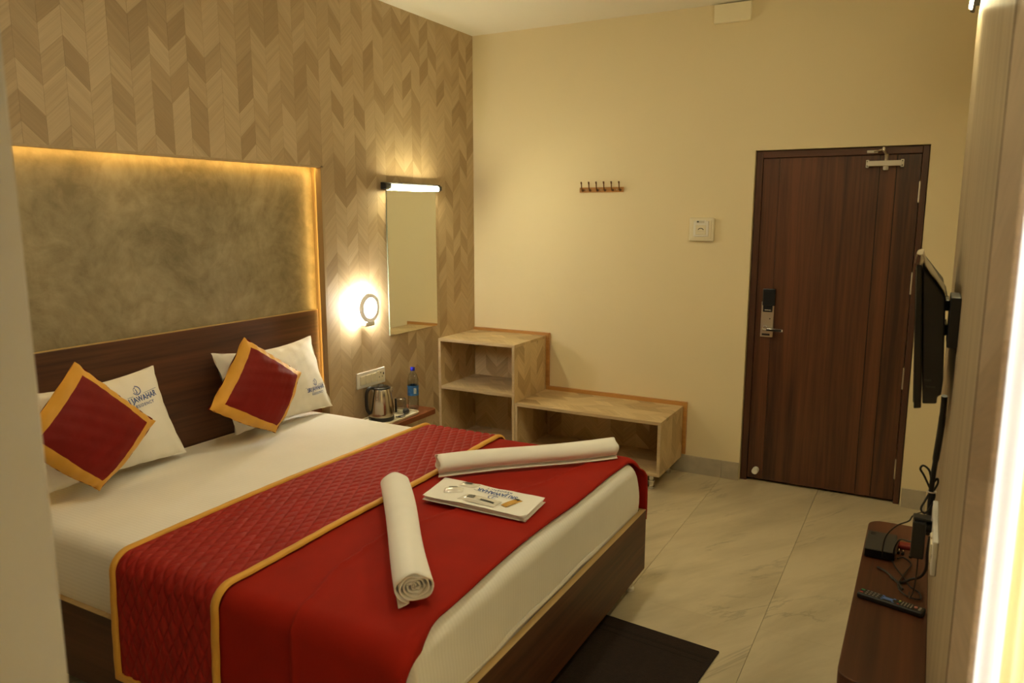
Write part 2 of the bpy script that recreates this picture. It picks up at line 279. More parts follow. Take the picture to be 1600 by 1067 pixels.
# ------------------------------------------------------------------ mesh helpers
ORIG = {}
class MB:
    def __init__(s): s.v = []; s.f = []
    def add(s, vs, fs):
        b = len(s.v); s.v += [tuple(v) for v in vs]; s.f += [tuple(b+i for i in f) for f in fs]; return s
    def box(s, x0, y0, z0, x1, y1, z1):
        v = [(x0,y0,z0),(x1,y0,z0),(x1,y1,z0),(x0,y1,z0),(x0,y0,z1),(x1,y0,z1),(x1,y1,z1),(x0,y1,z1)]
        return s.add(v, [(3,2,1,0),(4,5,6,7),(0,1,5,4),(1,2,6,5),(2,3,7,6),(3,0,4,7)])
    def prism(s, prof, axis, a, b):
        """closed 2-D outline pushed from a to b along an axis; prof is (p,q) in the other two axes, in xyz order"""
        n = len(prof)
        def P(p, t):
            l = list(p); l.insert('xyz'.index(axis), t); return tuple(l)
        v = [P(p, a) for p in prof] + [P(p, b) for p in prof]
        fs = [tuple(range(n)), tuple(range(2*n-1, n-1, -1))] + [(i, i+n, (i+1) % n+n, (i+1) % n) for i in range(n)]
        return s.add(v, fs)
    def lathe(s, prof, c=(0,0,0), ax='z', seg=28, caps=True, ripple=None):
        """prof: (radius, height) pairs turned about an axis through c"""
        vs = []; k = len(prof)
        for j in range(seg):
            t = 2*PI*j/seg; kk = 1.0 if ripple is None else 1.0 + ripple*(j % 2)
            for r, hgt in prof:
                a, b = r*kk*math.cos(t), r*kk*math.sin(t)
                p = (a, b, hgt) if ax == 'z' else ((hgt, a, b) if ax == 'x' else (b, hgt, a))
                vs.append((p[0]+c[0], p[1]+c[1], p[2]+c[2]))
        fs = []
        for j in range(seg):
            j2 = (j+1) % seg
            for i in range(k-1): fs.append((j*k+i, j2*k+i, j2*k+i+1, j*k+i+1))
        if caps:
            if prof[0][0] > 1e-6: fs.append(tuple(j*k for j in range(seg-1, -1, -1)))
            if prof[-1][0] > 1e-6: fs.append(tuple(j*k+k-1 for j in range(seg)))
        return s.add(vs, fs)
    def tube(s, pts, r, seg=8, sub=6, closed=False):
        P = [Vector(p) for p in pts]
        if sub > 1 and len(P) > 2:
            Q = []
            for i in range(len(P)-1):
                p0 = P[max(i-1, 0)]; p1 = P[i]; p2 = P[i+1]; p3 = P[min(i+2, len(P)-1)]
                for j in range(sub):
                    t = j/sub
                    Q.append(0.5*((2*p1)+(p2-p0)*t+(2*p0-5*p1+4*p2-p3)*t*t+(3*p1-p0-3*p2+p3)*t**3))
            Q.append(P[-1]); P = Q
        n = len(P); vs = []; up = None
        for i in range(n):
            d = (P[min(i+1, n-1)]-P[max(i-1, 0)])
            d = d.normalized() if d.length > 1e-9 else Vector((0, 0, 1))
            if up is None: up = d.orthogonal().normalized()
            else:
                up = up - d*up.dot(d); up = up.normalized() if up.length > 1e-6 else d.orthogonal().normalized()
            w = d.cross(up); rr = r[i] if isinstance(r, (list, tuple)) else r
            for j in range(seg):
                t = 2*PI*j/seg; q = P[i] + (up*math.cos(t)+w*math.sin(t))*rr; vs.append(tuple(q))
        fs = [(i*seg+j, i*seg+(j+1) % seg, (i+1)*seg+(j+1) % seg, (i+1)*seg+j) for i in range(n-1) for j in range(seg)]
        fs += [tuple(range(seg-1, -1, -1)), tuple((n-1)*seg+j for j in range(seg))]
        return s.add(vs, fs)
    def grid(s, fn, nu, nv):
        vs = [fn(i/nu, j/nv) for i in range(nu+1) for j in range(nv+1)]
        k = nv+1
        return s.add(vs, [(i*k+j, (i+1)*k+j, (i+1)*k+j+1, i*k+j+1) for i in range(nu) for j in range(nv)])
    def build(s, name, mat, parent=None, smooth=False, bevel=0.0, seg=2, origin=None, thick=0.0, recalc=True, weld=False, ang=35):
        me = bpy.data.meshes.new(name)
        if origin is None:
            if parent is not None: origin = ORIG[parent.name]
            else:
                xs = [v[0] for v in s.v]; ys = [v[1] for v in s.v]; zs = [v[2] for v in s.v]
                origin = Vector(((min(xs)+max(xs))/2, (min(ys)+max(ys))/2, min(zs)))
        origin = Vector(origin)
        me.from_pydata([tuple(Vector(v)-origin) for v in s.v], [], s.f)
        bm = bmesh.new(); bm.from_mesh(me)
        if weld: bmesh.ops.remove_doubles(bm, verts=bm.verts, dist=1e-5)
        if recalc: bmesh.ops.recalc_face_normals(bm, faces=bm.faces)
        if bevel > 0:
            es = [e for e in bm.edges if len(e.link_faces) == 2 and e.calc_face_angle(0) > 0.6]
            bmesh.ops.bevel(bm, geom=es, offset=bevel, segments=seg, affect='EDGES', profile=0.5)
        bm.to_mesh(me); bm.free()
        if smooth:
            me.polygons.foreach_set('use_smooth', [True]*len(me.polygons))
            me.set_sharp_from_angle(angle=math.radians(ang))
        if isinstance(mat, (list, tuple)):
            for mm in mat: me.materials.append(mm)
        else: me.materials.append(mat)
        o = bpy.data.objects.new(name, me); C.objects.link(o)
        if parent is not None:
            o.parent = parent; o.location = origin - ORIG[parent.name]
        else: o.location = origin
        ORIG[o.name] = origin
        if thick:
            md = o.modifiers.new('thickness', 'SOLIDIFY'); md.thickness = thick; md.offset = -1
        return o
def tag(o, label, cat=None, group=None, kind=None):
    o['label'] = label
    if cat: o['category'] = cat
    if group: o['group'] = group
    if kind: o['kind'] = kind
    return o
def thing(name, label, cat, loc, group=None, kind=None):
    o = bpy.data.objects.new(name, None); C.objects.link(o); o.location = loc; o.empty_display_size = 0.05
    ORIG[o.name] = Vector(loc); tag(o, label, cat, group, kind); return o
def box(name, mat, parent, x0, y0, z0, x1, y1, z1, bevel=0.0, **k):
    return MB().box(x0, y0, z0, x1, y1, z1).build(name, mat, parent, bevel=bevel, **k)
def text_mesh(txt, size, spacing=1.0, bold=0.0, width=1.0):
    cu = bpy.data.curves.new('lettering', 'FONT'); cu.body = txt; cu.size = size; cu.align_x = 'CENTER'; cu.align_y = 'CENTER'; cu.space_character = spacing; cu.resolution_u = 3; cu.offset = bold
    ob = bpy.data.objects.new('lettering', cu); C.objects.link(ob)
    bpy.context.view_layer.update()
    me = bpy.data.meshes.new_from_object(ob.evaluated_get(bpy.context.evaluated_depsgraph_get()))
    vs = [(v.co.x*width, v.co.y) for v in me.vertices]; fs = [tuple(p.vertices) for p in me.polygons]
    bpy.data.objects.remove(ob); bpy.data.curves.remove(cu); bpy.data.meshes.remove(me)
    return vs, fs
def ring2d(r0, r1, a0, a1, n=18, cx=0, cy=0):
    vs = []
    for i in range(n+1):
        t = a0+(a1-a0)*i/n; vs += [(cx+r0*math.cos(t), cy+r0*math.sin(t)), (cx+r1*math.cos(t), cy+r1*math.sin(t))]
    return vs, [(2*i, 2*i+1, 2*i+3, 2*i+2) for i in range(n)]
def sstep(a, b, x):
    t = max(0.0, min(1.0, (x-a)/(b-a))); return t*t*(3-2*t)
def wob(x, y, s=1.0):
    return (math.sin(3.1*x*s+1.3*y*s)+math.sin(5.3*y*s-2.1*x*s+1.0)+0.6*math.sin(9.7*x*s+4.0)+0.6*math.sin(11.3*y*s+7.9*x*s))/3.2
# ------------------------------------------------------------------ the room
H = 3.0; WX = 3.169; PX = 3.115; YB = -5.6; YP = -4.41; XP = 2.06; YW0 = -3.925; YW1 = -4.42; YWF = -3.50
NT = 2.0; NR = -1.616; NL = -3.574; ND = 0.085
# floor: screed with tiles laid on it
flo = MB().box(-0.12, YB-0.1, -0.12, 3.6, 0.25, -0.010).build('floor', m_grout, origin=(0, 0, 0)); tag(flo, 'beige marble tiled floor of the bedroom', 'floor', kind='structure')
tx = [-0.12, 0.12, 0.72, 1.32, 1.92, 2.52, 3.12, 3.5]; ty = [0.12, -0.62, -1.82, -3.02, -4.22, -5.42, YB]
for i in range(len(tx)-1):
    for j in range(len(ty)-1):
        g = 0.0009; gy = 0.0002
        box('floor_tile', m_tile, flo, tx[i]+g, ty[j+1]+gy, -0.010, tx[i+1]-g, ty[j]-gy, 0.0)
cei = MB().box(-0.2, YB-0.1, H, 3.6, 0.25, H+0.1).build('ceiling', m_ceil, origin=(1.5, -2.5, H)); tag(cei, 'plain white painted ceiling', 'ceiling', kind='structure')
# left wall with the bed niche
wl = MB()
wl.box(-0.25, NR, 0, -0.004, 0.1, H); wl.box(-0.25, NL, NT, -0.004, NR, H); wl.box(-0.25, YB, 0, -0.004, NL, H); wl.box(-0.25, NL, 0, -ND-0.012, NR, NT)
wl = wl.build('wall_left', m_back, origin=(0, -2.6, 0)); tag(wl, 'chevron veneer clad wall behind the bed', 'wall', kind='structure')
box('plaster_panel', m_panel, wl, -ND-0.012, NL, 0.0, -ND, NR, NT)
# chevron veneer: every slip its own piece, clipped to the wall outline
CW, CH, CS = 0.0953, 0.1135, 0.0885; Y0 = 0.003; TH = 0.004
def clip(poly, ax, val, keep_less):
    out = []
    for i in range(len(poly)):
        a, b = poly[i], poly[(i+1) % len(poly)]
        ina = (a[ax] <= val+1e-9) if keep_less else (a[ax] >= val-1e-9); inb = (b[ax] <= val+1e-9) if keep_less else (b[ax] >= val-1e-9)
        if ina: out.append(a)
        if ina != inb:
            t = (val-a[ax])/(b[ax]-a[ax]); out.append((a[0]+(b[0]-a[0])*t, a[1]+(b[1]-a[1])*t))
    return out
def area(p): return 0.5*abs(sum(p[i][0]*p[(i+1) % len(p)][1]-p[(i+1) % len(p)][0]*p[i][1] for i in range(len(p))))
def slip_outline(k, r, g=0.0003):
    yr = Y0-CW*(k)-g; yl = Y0-CW*(k+1)+g          # right and left edge of the column
    zr, zl = (0.0, -CS) if k % 2 == 0 else (-CS, 0.0)   # even columns: right edge is the peak
    zb = 2.31 + CH*r - 20*CH
    return [(yl, zb+zl+g), (yr, zb+zr+g), (yr, zb+zr+CH-g), (yl, zb+zl+CH-g)]
def slip_pieces(k, r):
    base = slip_outline(k, r); ys = [q[0] for q in base]; zs = [q[1] for q in base]
    def rect(y0, y1, z0, z1):
        p = base
        for ax, v, less in ((0, y0, False), (0, y1, True), (1, z0, False), (1, z1, True)):
            if p: p = clip(p, ax, v, less)
        return p
    if min(zs) >= NT: rs = [rect(YP, 0, 0, H)]
    elif min(ys) >= NR: rs = [rect(NR, 0, 0, H)]
    elif max(ys) <= NL: rs = [rect(YP, NL, 0, H)]
    else: rs = [rect(NL, NR, NT, H), rect(NR, 0, 0, H), rect(YP, NL, 0, H)]
    return [p for p in rs if len(p) > 2 and area(p) > 2e-5]
slips = []
for k in range(0, 47):
    for r in range(-2, 30):
        base = slip_outline(k, r)
        for p in slip_pieces(k, r):
            cy = sum(q[0] for q in p)/len(p); cz = sum(q[1] for q in p)/len(p)
            full = abs(area(p)-area(base)) < 1e-7
            seen = -3.38 < cy and cz > 0.45 and not (cz < 0.95 and cy > -0.55) and cz < 3.32+0.24*cy and not (-1.05 < cy < -0.52 and 0.97 < cz < 1.88)
            dist = math.hypot(cy+4.95, 3.0)
            slips.append((not seen, -area(p)/dist**2, k, r, p, full, cy, cz))
slips.sort(key=lambda t: (t[0], t[1]))
shared = {}
stuff_mb = MB(); stuff_idx = []
def slip_mesh(p, cy, cz, mat):
    n = len(p); v = [(0.0, q[0]-cy, q[1]-cz) for q in p] + [(-TH, q[0]-cy, q[1]-cz) for q in p]
    fs = [tuple(range(n)), tuple(range(2*n-1, n-1, -1))] + [(i, i+n, (i+1) % n+n, (i+1) % n) for i in range(n)]
    me = bpy.data.meshes.new('veneer_slip'); me.from_pydata(v, [], fs); bm = bmesh.new(); bm.from_mesh(me); bmesh.ops.recalc_face_normals(bm, faces=bm.faces); bm.to_mesh(me); bm.free(); me.materials.append(mat); return me
n_made = 0
for hid, _, k, r, p, full, cy, cz in slips:
    mat = m_up if k % 2 == 0 else m_dn
    if n_made < 300 and not hid:
        if full:
            key = k % 2
            if key not in shared: shared[key] = slip_mesh(p, cy, cz, mat)
            me = shared[key]
        else: me = slip_mesh(p, cy, cz, mat)
        o = bpy.data.objects.new('veneer_slip', me); C.objects.link(o); o.parent = wl; o.location = Vector((0, cy, cz))-ORIG[wl.name]; n_made += 1
    else:
        n = len(p); b = len(stuff_mb.f)
        stuff_mb.add([(0.0, q[0], q[1]) for q in p] + [(-TH, q[0], q[1]) for q in p], [tuple(range(n)), tuple(range(2*n-1, n-1, -1))] + [(i, i+n, (i+1) % n+n, (i+1) % n) for i in range(n)])
        stuff_idx += [k % 2]*(n+2)
so = stuff_mb.build('veneer_cladding', [m_up, m_dn], wl); so.data.polygons.foreach_set('material_index', stuff_idx); so['kind'] = 'stuff'
# niche edge boards and the LED strips tucked behind them
nt_ = thing('trim_1', 'honey coloured wooden edge lining the bed niche', 'trim', (0, NR, 0), kind='structure')
box('side_lining', m_nichetrim, nt_, -0.040, NR-0.018, 0.0, 0.001, NR, NT)
box('inner_lining', m_nichetrim, nt_, -ND, NR-0.002, 0.0, -0.040, NR, NT)
box('top_lining', m_nichetrim, nt_, -0.040, NL, NT-0.010, 0.001, NR, NT)
box('side_lining', m_nichetrim, nt_, -0.040, NL, 0.0, 0.001, NL+0.010, NT)
for nm, lab, a in (('led_strip', 'warm LED strip along the top of the bed niche', (-0.052, NL+0.02, NT-0.009, -0.043, NR-0.02, NT-0.004)),
                   ('led_strip', 'warm LED strip up the lamp side of the bed niche', (-0.047, NR-0.010, 0.62, -0.0405, NR-0.0025, NT-0.02)),
                   ('led_strip', 'warm LED strip up the hidden side of the bed niche', (-0.052, NL+0.004, 0.62, -0.043, NL+0.009, NT-0.02))):
    tag(box(nm, m_led, None, *a), lab, 'led strip', 'niche LED strips')
# back wall with the door opening; unseen slab added behind it blocks daylight
DX0, DX1, DZ = 2.035, 2.985, 2.12
wb = MB().box(-0.25, 0, 0, DX0, 0.14, H).box(DX1, 0, 0, 3.6, 0.14, H).box(DX0, 0, DZ, DX1, 0.14, H).box(DX0-0.1, 0.14, -0.12, DX1+0.1, 0.2, DZ+0.1).build('wall_back', m_wall, origin=(1.5, 0, 0)); tag(wb, 'cream painted wall with the entrance door', 'wall', kind='structure')
bs = thing('baseboard_back', 'grey marble skirting along the cream wall', 'baseboard', (1.5, 0, 0), kind='structure')
for a, b in ((0.0, 0.72), (0.722, 1.32), (1.322, 1.92), (1.922, 2.033), (2.992, 3.12)):
    box('skirting_tile', m_skirt, bs, a, -0.012, 0.0, b, 0.0, 0.118, bevel=0.0015)
# right wall: plaster, laminate panel, window reveal
wr = MB().box(WX, YWF, 0, 3.6, 0.0, H).box(WX, YW1-0.02, 2.47, 3.6, YWF, H).box(PX, YW1-0.02, 2.47, WX, YW0, H).box(PX, YB, 0, 3.6, YW1, H).build('wall_right', m_wall, origin=(WX, -2.0, 0)); tag(wr, 'laminate clad wall carrying the television', 'wall', kind='structure')
box('laminate_panel', m_vgrain, wr, PX, -3.55, 0.0, WX, -1.50, H, bevel=0.001)
vp = box('laminate_panel', chevron('chevron_panel_right', 'y', 'z', 2.0, 0.17, -0.30, (0.95, 0.95, 1.12), 1.6), wr, PX, YW0, 0.0, WX, -3.553, H, bevel=0.001)
box('joint_bead', m_bedx, wr, PX-0.0006, -3.562, 0.0, PX+0.01, -3.545, H)
win = thing('window_1', 'tall daylight window behind the gold curtain', 'window', (3.5, -3.96, 0), kind='structure')
for a in ((3.44, YW1, 0.0, 3.50, YW1+0.06, 2.47), (3.44, YWF-0.06, 0.0, 3.50, YWF, 2.47), (3.44, YW1+0.06, 2.39, 3.50, YWF-0.06, 2.47), (3.44, YW1+0.06, 0.0, 3.50, YWF-0.06, 0.06), (3.44, -3.985, 0.06, 3.50, -3.935, 2.39)):
    box('frame_bar', m_alu, win, *a)
box('pane', m_pane, win, 3.468, YW1+0.06, 0.06, 3.472, -3.985, 2.39); box('pane', m_pane, win, 3.468, -3.935, 0.06, 3.472, YWF-0.06, 2.39)
# wall end beside the camera and the wall behind it
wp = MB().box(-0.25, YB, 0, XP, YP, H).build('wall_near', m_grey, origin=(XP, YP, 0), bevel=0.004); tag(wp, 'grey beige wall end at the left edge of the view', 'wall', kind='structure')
wq = MB().box(XP-0.1, YB-0.1, 0, 3.6, YB, H).build('wall_rear', m_wall, origin=(2.6, YB, 0)); tag(wq, 'cream wall behind the viewer', 'wall', kind='structure')


# ------------------------------------------------------------------ the entrance door
dr = thing('door_1', 'dark walnut entrance door with steel lock and closer', 'door', (2.51, 0.05, 0), kind='structure')
fr = MB().box(DX0+0.004, 0.030, 0, 2.078, 0.12, DZ-0.004).build('frame_jamb', m_dframe, dr, bevel=0.003)
MB().box(2.948, 0.030, 0, DX1-0.004, 0.12, DZ-0.004).build('frame_jamb', m_dframe, dr, bevel=0.003)
MB().box(2.078, 0.030, 2.075, 2.948, 0.12, DZ-0.004).build('frame_head', wood('door_head_walnut', (0.125, 0.045, 0.02), (0.065, 0.022, 0.011), 'x', 0.45, 0.1, 60), dr, bevel=0.003)
for a, b in ((2.080, 2.176), (2.1775, 2.731), (2.735, 2.819), (2.823, 2.945)):
    box('leaf_board', m_door, dr, a, 0.042, 0.018, b, 0.078, 2.072, bevel=0.0015)
box('leaf_core', m_black, dr, 2.081, 0.048, 0.019, 2.944, 0.082, 2.071)
for z0, z1 in ((1.80, 1.92), (1.275, 1.405), (0.71, 0.84), (0.155, 0.28)):
    MB().lathe([(0.0055, z0), (0.0055, z1)], (2.9465, 0.034, 0), seg=10).build('hinge', m_lockm, dr, smooth=True)
lk = box('lock_plate', m_lockm, dr, 2.117, 0.022, 0.965, 2.193, 0.042, 1.19, bevel=0.003)
box('card_reader', m_blackg, lk, 2.122, 0.016, 1.165, 2.198, 0.042, 1.272, bevel=0.004)
box('reader_face', m_blackg, lk, 2.127, 0.020, 1.125, 2.185, 0.024, 1.17, bevel=0.001)
box('reader_mark', m_alu, lk, 2.138, 0.0192, 1.135, 2.175, 0.0202, 1.139)
MB().lathe([(0.0, -0.001), (0.004, -0.001), (0.004, 0.004)], (2.172, 0.020, 1.083), 'y', 12).build('status_lamp', m_black, lk)
MB().lathe([(0.016, -0.012), (0.018, 0.0), (0.018, 0.006)], (2.146, 0.018, 1.022), 'y', 20).build('handle_rose', m_chrome, lk, smooth=True)
MB().tube([(2.146, 0.018, 1.022), (2.146, -0.024, 1.022), (2.152, -0.030, 1.022), (2.20, -0.031, 1.021), (2.262, -0.029, 1.018)], 0.0105, 10, 5).build('lever', m_chrome, lk, smooth=True)
box('lever_inlay', m_black, lk, 2.165, -0.0425, 1.014, 2.255, -0.040, 1.026)
box('key_cover', m_black, lk, 2.128, 0.019, 0.975, 2.176, 0.0225, 0.987)
cl = box('closer_body', m_alu, dr, 2.668, 0.000, 2.008, 2.848, 0.040, 2.038, bevel=0.004)
for a, b in ((2.660, 2.676), (2.840, 2.858)):
    ep = box('closer_end_plate', m_alu, dr, a, 0.004, 2.000, b, 0.042, 2.044, bevel=0.003)
    for z in (2.010, 2.034): MB().lathe([(0.0, -0.001), (0.004, -0.001), (0.004, 0.003)], ((a+b)/2, 0.004, z), 'y', 10).build('screw', m_dark, ep)
MB().lathe([(0.013, 1.985), (0.015, 1.990), (0.015, 2.008)], (2.765, 0.020, 0), seg=16).build('closer_spindle_cap', m_alu, dr, smooth=True)
MB().lathe([(0.010, 2.038), (0.010, 2.062), (0.012, 2.066), (0.012, 2.075)], (2.765, 0.020, 0), seg=16).build('closer_spindle', m_lockm, dr, smooth=True)
MB().tube([(2.765, 0.018, 2.070), (2.758, -0.01, 2.082), (2.750, -0.035, 2.094)], 0.007, 8, 4).build('closer_arm', m_lockm, dr, smooth=True)
MB().lathe([(0.009, 2.088), (0.009, 2.104), (0.004, 2.112)], (2.750, -0.035, 0), seg=12).build('arm_knuckle', m_chrome, dr, smooth=True)
MB().tube([(2.750, -0.035, 2.098), (2.725, -0.01, 2.094), (2.700, 0.012, 2.090)], 0.0045, 8, 4).build('closer_arm', m_chrome, dr, smooth=True)
box('arm_bracket', m_alu, dr, 2.660, 0.018, 2.083, 2.718, 0.031, 2.099, bevel=0.002)
MB().lathe([(0.020, 0.0), (0.020, -0.045), (0.017, -0.050), (0.010, -0.050), (0.008, -0.044)], (2.135, 0.042, 0.078), 'y', 20).build('door_stop', m_white, dr, smooth=True)

# unseen round fill lamps added overhead to brighten the bed and veneer
for i, (lx, ly) in enumerate(((1.55, -2.30), (1.55, -3.55))):
    cl_ = thing('ceiling_fill_lamp', ['added unseen fill lamp over the far half of the bed', 'added unseen fill lamp over the near half of the bed'][i], 'fill lamp', (lx, ly, H-0.03), 'added fill lamps')
    MB().lathe([(0.088, H-0.030), (0.110, H-0.030), (0.112, H-0.024), (0.112, H)], (lx, ly, 0), seg=36, caps=False).build('housing', m_white, cl_, smooth=True)
    MB().lathe([(0.088, H-0.026), (0.0, H-0.026)], (lx, ly, 0), seg=36, caps=False).build('diffuser', m_fill, cl_)

# ------------------------------------------------------------------ small things on the back wall
jb = MB().box(1.752, -0.034, 2.884, 1.975, 0.0, 2.993).build('junction_box', m_boxc, bevel=0.004); tag(jb, 'cream cover box high on the cream wall under the ceiling', 'cover box')
hk = thing('hook_rail', 'wooden rail with six bronze coat hooks on the cream wall', 'hook rail', (1.026, 0, 1.880))
box('rail_board', m_trimw, hk, 0.867, -0.016, 1.880, 1.186, 0.0, 1.914, bevel=0.003)
for i in range(6):
    x = 0.893 + i*0.0545
    h1 = MB().lathe([(0.009, -0.004), (0.009, 0.0)], (x, -0.016, 1.894), 'y', 12).tube([(x, -0.018, 1.892), (x, -0.032, 1.893), (x, -0.040, 1.910), (x, -0.044, 1.935), (x, -0.050, 1.950)], [0.0045]*13+[0.004]*6+[0.0055]*6, 8, 6).build('hook', m_brass, hk, smooth=True)
for x in (0.915, 1.026, 1.140): MB().lathe([(0.0, -0.003), (0.0045, -0.002), (0.0045, 0.001)], (x, -0.016, 1.897), 'y', 10).build('screw', m_lockm, hk, smooth=True)
ks = thing('key_card_switch', 'white key card switch in a cream frame beside the door', 'switch', (1.726, 0, 1.562))
MB().prism([(1.646, 1.562), (1.806, 1.562), (1.806, 1.712), (1.646, 1.712)], 'y', -0.024, 0.0).build('frame', m_cream, ks, bevel=0.008, seg=2)
MB().prism([(1.661, 1.577), (1.791, 1.577), (1.791, 1.697), (1.661, 1.697)], 'y', -0.028, -0.020).build('inner_frame', m_cream, ks, bevel=0.003)
sp = box('switch_plate', m_white, ks, 1.677, -0.036, 1.592, 1.774, -0.026, 1.690, bevel=0.003)
box('card_slot', m_cream, sp, 1.692, -0.039, 1.604, 1.759, -0.035, 1.664, bevel=0.002)
box('key_card', m_white, sp, 1.694, -0.0385, 1.666, 1.757, -0.0345, 1.696, bevel=0.001)
box('card_print', m_alu, sp, 1.698, -0.0390, 1.677, 1.748, -0.0384, 1.693); box('card_mark', m_dark, sp, 1.700, -0.0392, 1.682, 1.712, -0.0386, 1.690)
MB().tube([(1.709, -0.0395, 1.634), (1.715, -0.0400, 1.642), (1.726, -0.0400, 1.645), (1.737, -0.0400, 1.642), (1.743, -0.0395, 1.634)], 0.0022, 6, 4).build('finger_notch', m_blackp, sp)
box('guide_line', m_alu, sp, 1.703, -0.0395, 1.624, 1.749, -0.0388, 1.626)

# ------------------------------------------------------------------ mirror, picture light, sconce, sockets on the left wall
mi = thing('wall_mirror', 'tall frameless mirror beside the shelf corner', 'mirror', (0.0, -0.79, 0.959))
box('mirror_backing', m_mirgreen, mi, 0.0, -1.055, 0.960, 0.007, -0.520, 1.898)
box('mirror_glass', m_mirror, mi, 0.0072, -1.057, 0.959, 0.0100, -0.518, 1.900)
def tube_light(name, label, x, s, y0, y1, z, lm, tilt=0.0, k=1.0):
    """lit half-round tube on a black bar; k scales the section"""
    t = thing(name, label, 'wall light', (x, (y0+y1)/2, z))
    X = lambda v: x+s*k*v
    MB().box(X(0.0), y0+0.10, z-0.018*k, X(0.028), y1-0.10, z+0.018*k).build('wall_bracket', m_black, t, bevel=0.003*k)
    MB().box(X(0.028), y0, z-0.021*k, X(0.052), y1, z+0.024*k).build('light_bar', m_black, t, bevel=0.004*k)
    MB().box(X(0.050), y0+0.001, z-0.017*k, X(0.070), y0+0.060, z+0.017*k).build('end_cap', m_black, t, bevel=0.005*k)
    MB().box(X(0.050), y1-0.050, z-0.015*k, X(0.064), y1-0.001, z+0.015*k).build('end_cap', m_black, t, bevel=0.004*k)
    pr = [(0.024*math.cos(a), 0.017*math.sin(a)) for a in [-PI/2+i*PI/10 for i in range(11)]]
    ct, st = math.cos(tilt), math.sin(tilt)
    MB().prism([(X(0.0525+p*ct+q*st), z+k*(-p*st+q*ct)) for p, q in pr], 'y', y0+0.060, y1-0.050).build('lit_tube', lm, t, smooth=True)
    return t
tube_light('mirror_light', 'lit tube light over the tall mirror', 0.0, 1, -1.140, -0.515, 1.905, m_tube, math.radians(46))
tube_light('wall_tube_light', 'lit tube light high above the television', PX, -1, -2.20, -1.53, 2.476, m_tube2, 0.0, 0.42)
sc = thing('wall_sconce', 'round glowing sconce lamp between niche and mirror', 'lamp', (0, -1.315, 1.08))
SCY, SCZ = -1.315, 1.170
MB().lathe([(0.050, 0.0), (0.050, 0.008)], (0, SCY, SCZ), 'x', 32).build('wall_plate', m_white, sc, smooth=True)
MB().lathe([(0.066, 0.008), (0.080, 0.014), (0.080, 0.052), (0.074, 0.058)], (0, SCY, SCZ), 'x', 40).build('glowing_drum', m_sconce, sc, smooth=True)
MB().lathe([(0.064, 0.058), (0.064, 0.066), (0.086, 0.066), (0.088, 0.062), (0.088, 0.050), (0.083, 0.050)], (0, SCY, SCZ), 'x', 48, caps=False).build('ring', m_ring2, sc, smooth=True)
MB().lathe([(0.0645, 0.054), (0.0645, 0.062), (0.0, 0.064)], (0, SCY, SCZ), 'x', 40).build('diffuser', m_sface, sc, smooth=True)
MB().prism([(0.012, SCZ-0.112), (0.060, SCZ-0.112), (0.064, SCZ-0.100), (0.064, SCZ-0.086), (0.012, SCZ-0.086)], 'y', SCY-0.042, SCY+0.042).build('lower_cup', m_white, sc, bevel=0.006)
sb = thing('socket_board', 'white switch and socket board above the kettle', 'socket', (0, -1.26, 0.668))
box('cover_plate', m_white, sb, 0.0, -1.396, 0.668, 0.012, -1.124, 0.768, bevel=0.004)
for a in (-1.372, -1.318, -1.264): box('rocker_switch', m_cream, sb, 0.010, a, 0.690, 0.017, a+0.048, 0.746, bevel=0.002)
so_ = box('socket_face', m_cream, sb, 0.010, -1.208, 0.685, 0.0145, -1.136, 0.752, bevel=0.002)
for y, z, r in ((-1.172, 0.738, 0.005), (-1.186, 0.712, 0.004), (-1.158, 0.712, 0.004)): MB().lathe([(0.0, 0.0005), (r, 0.0005), (r, -0.001)], (0.0145, y, z), 'x', 10).build('socket_hole', m_black, so_)
box('indicator', m_black, so_, 0.0140, -1.150, 0.722, 0.0150, -1.140, 0.736)

# ------------------------------------------------------------------ open shelf cabinet and low bench
cb = thing('shelf_cabinet', 'tall open two shelf cabinet in the corner beside the mirror', 'cabinet', (0.31, -0.26, 0.0))
T = 0.020; CX0, CX1, CYF, CYB, CZ = 0.001, 0.620, -0.500, -0.021, 0.862
def board(name, mat, parent, *a): return box(name, mat, parent, *a, bevel=0.0008, seg=1)
board('side_panel', m_cyz, cb, CX0, CYF, 0.0, CX0+T, CYB, CZ-T); board('side_panel', m_cyz, cb, CX1-T, CYF, 0.0, CX1, CYB, CZ-T)
board('top_panel', m_cxy, cb, CX0, CYF, CZ-T, CX1, CYB, CZ)
board('shelf', m_cxy, cb, CX0+T, CYF+0.004, 0.497, CX1-T, CYB-0.012, 0.519); board('shelf', m_cxy, cb, CX0+T, CYF+0.004, 0.090, CX1-T, CYB-0.012, 0.110)
board('back_panel', m_cxz, cb, CX0+T, CYB-0.012, 0.0, CX1-T, CYB, CZ-T)
for a in ((CX0, 0.0, CX0+T, CZ), (CX1-T, 0.0, CX1, CZ), (CX0+T, CZ-T, CX1-T, CZ)): board('edge_band', m_bedge, cb, a[0], CYF-0.0015, a[1], a[2], CYF, a[3])
board('edge_band', m_bedge, cb, CX0+T, CYF+0.0025, 0.497, CX1-T, CYF+0.004, 0.519)
board('wall_trim', m_trimw, cb, CX0, CYB, CZ-0.03, 0.646, -0.001, 0.882); board('wall_trim', m_trimw, cb, CX1, CYB, 0.489, 0.646, -0.001, CZ-0.031)
bn = thing('low_bench', 'low open bench with chevron top between cabinet and door', 'bench', (1.14, -0.26, 0.0))
BX0, BX1, BZ0, BZ1 = 0.622, 1.652, 0.108, 0.462
board('top_panel', m_cxy, bn, BX0, CYF, BZ1-T, BX1, CYB, BZ1); board('bottom_panel', m_cxy, bn, BX0, CYF, BZ0, BX1, CYB, BZ0+T)
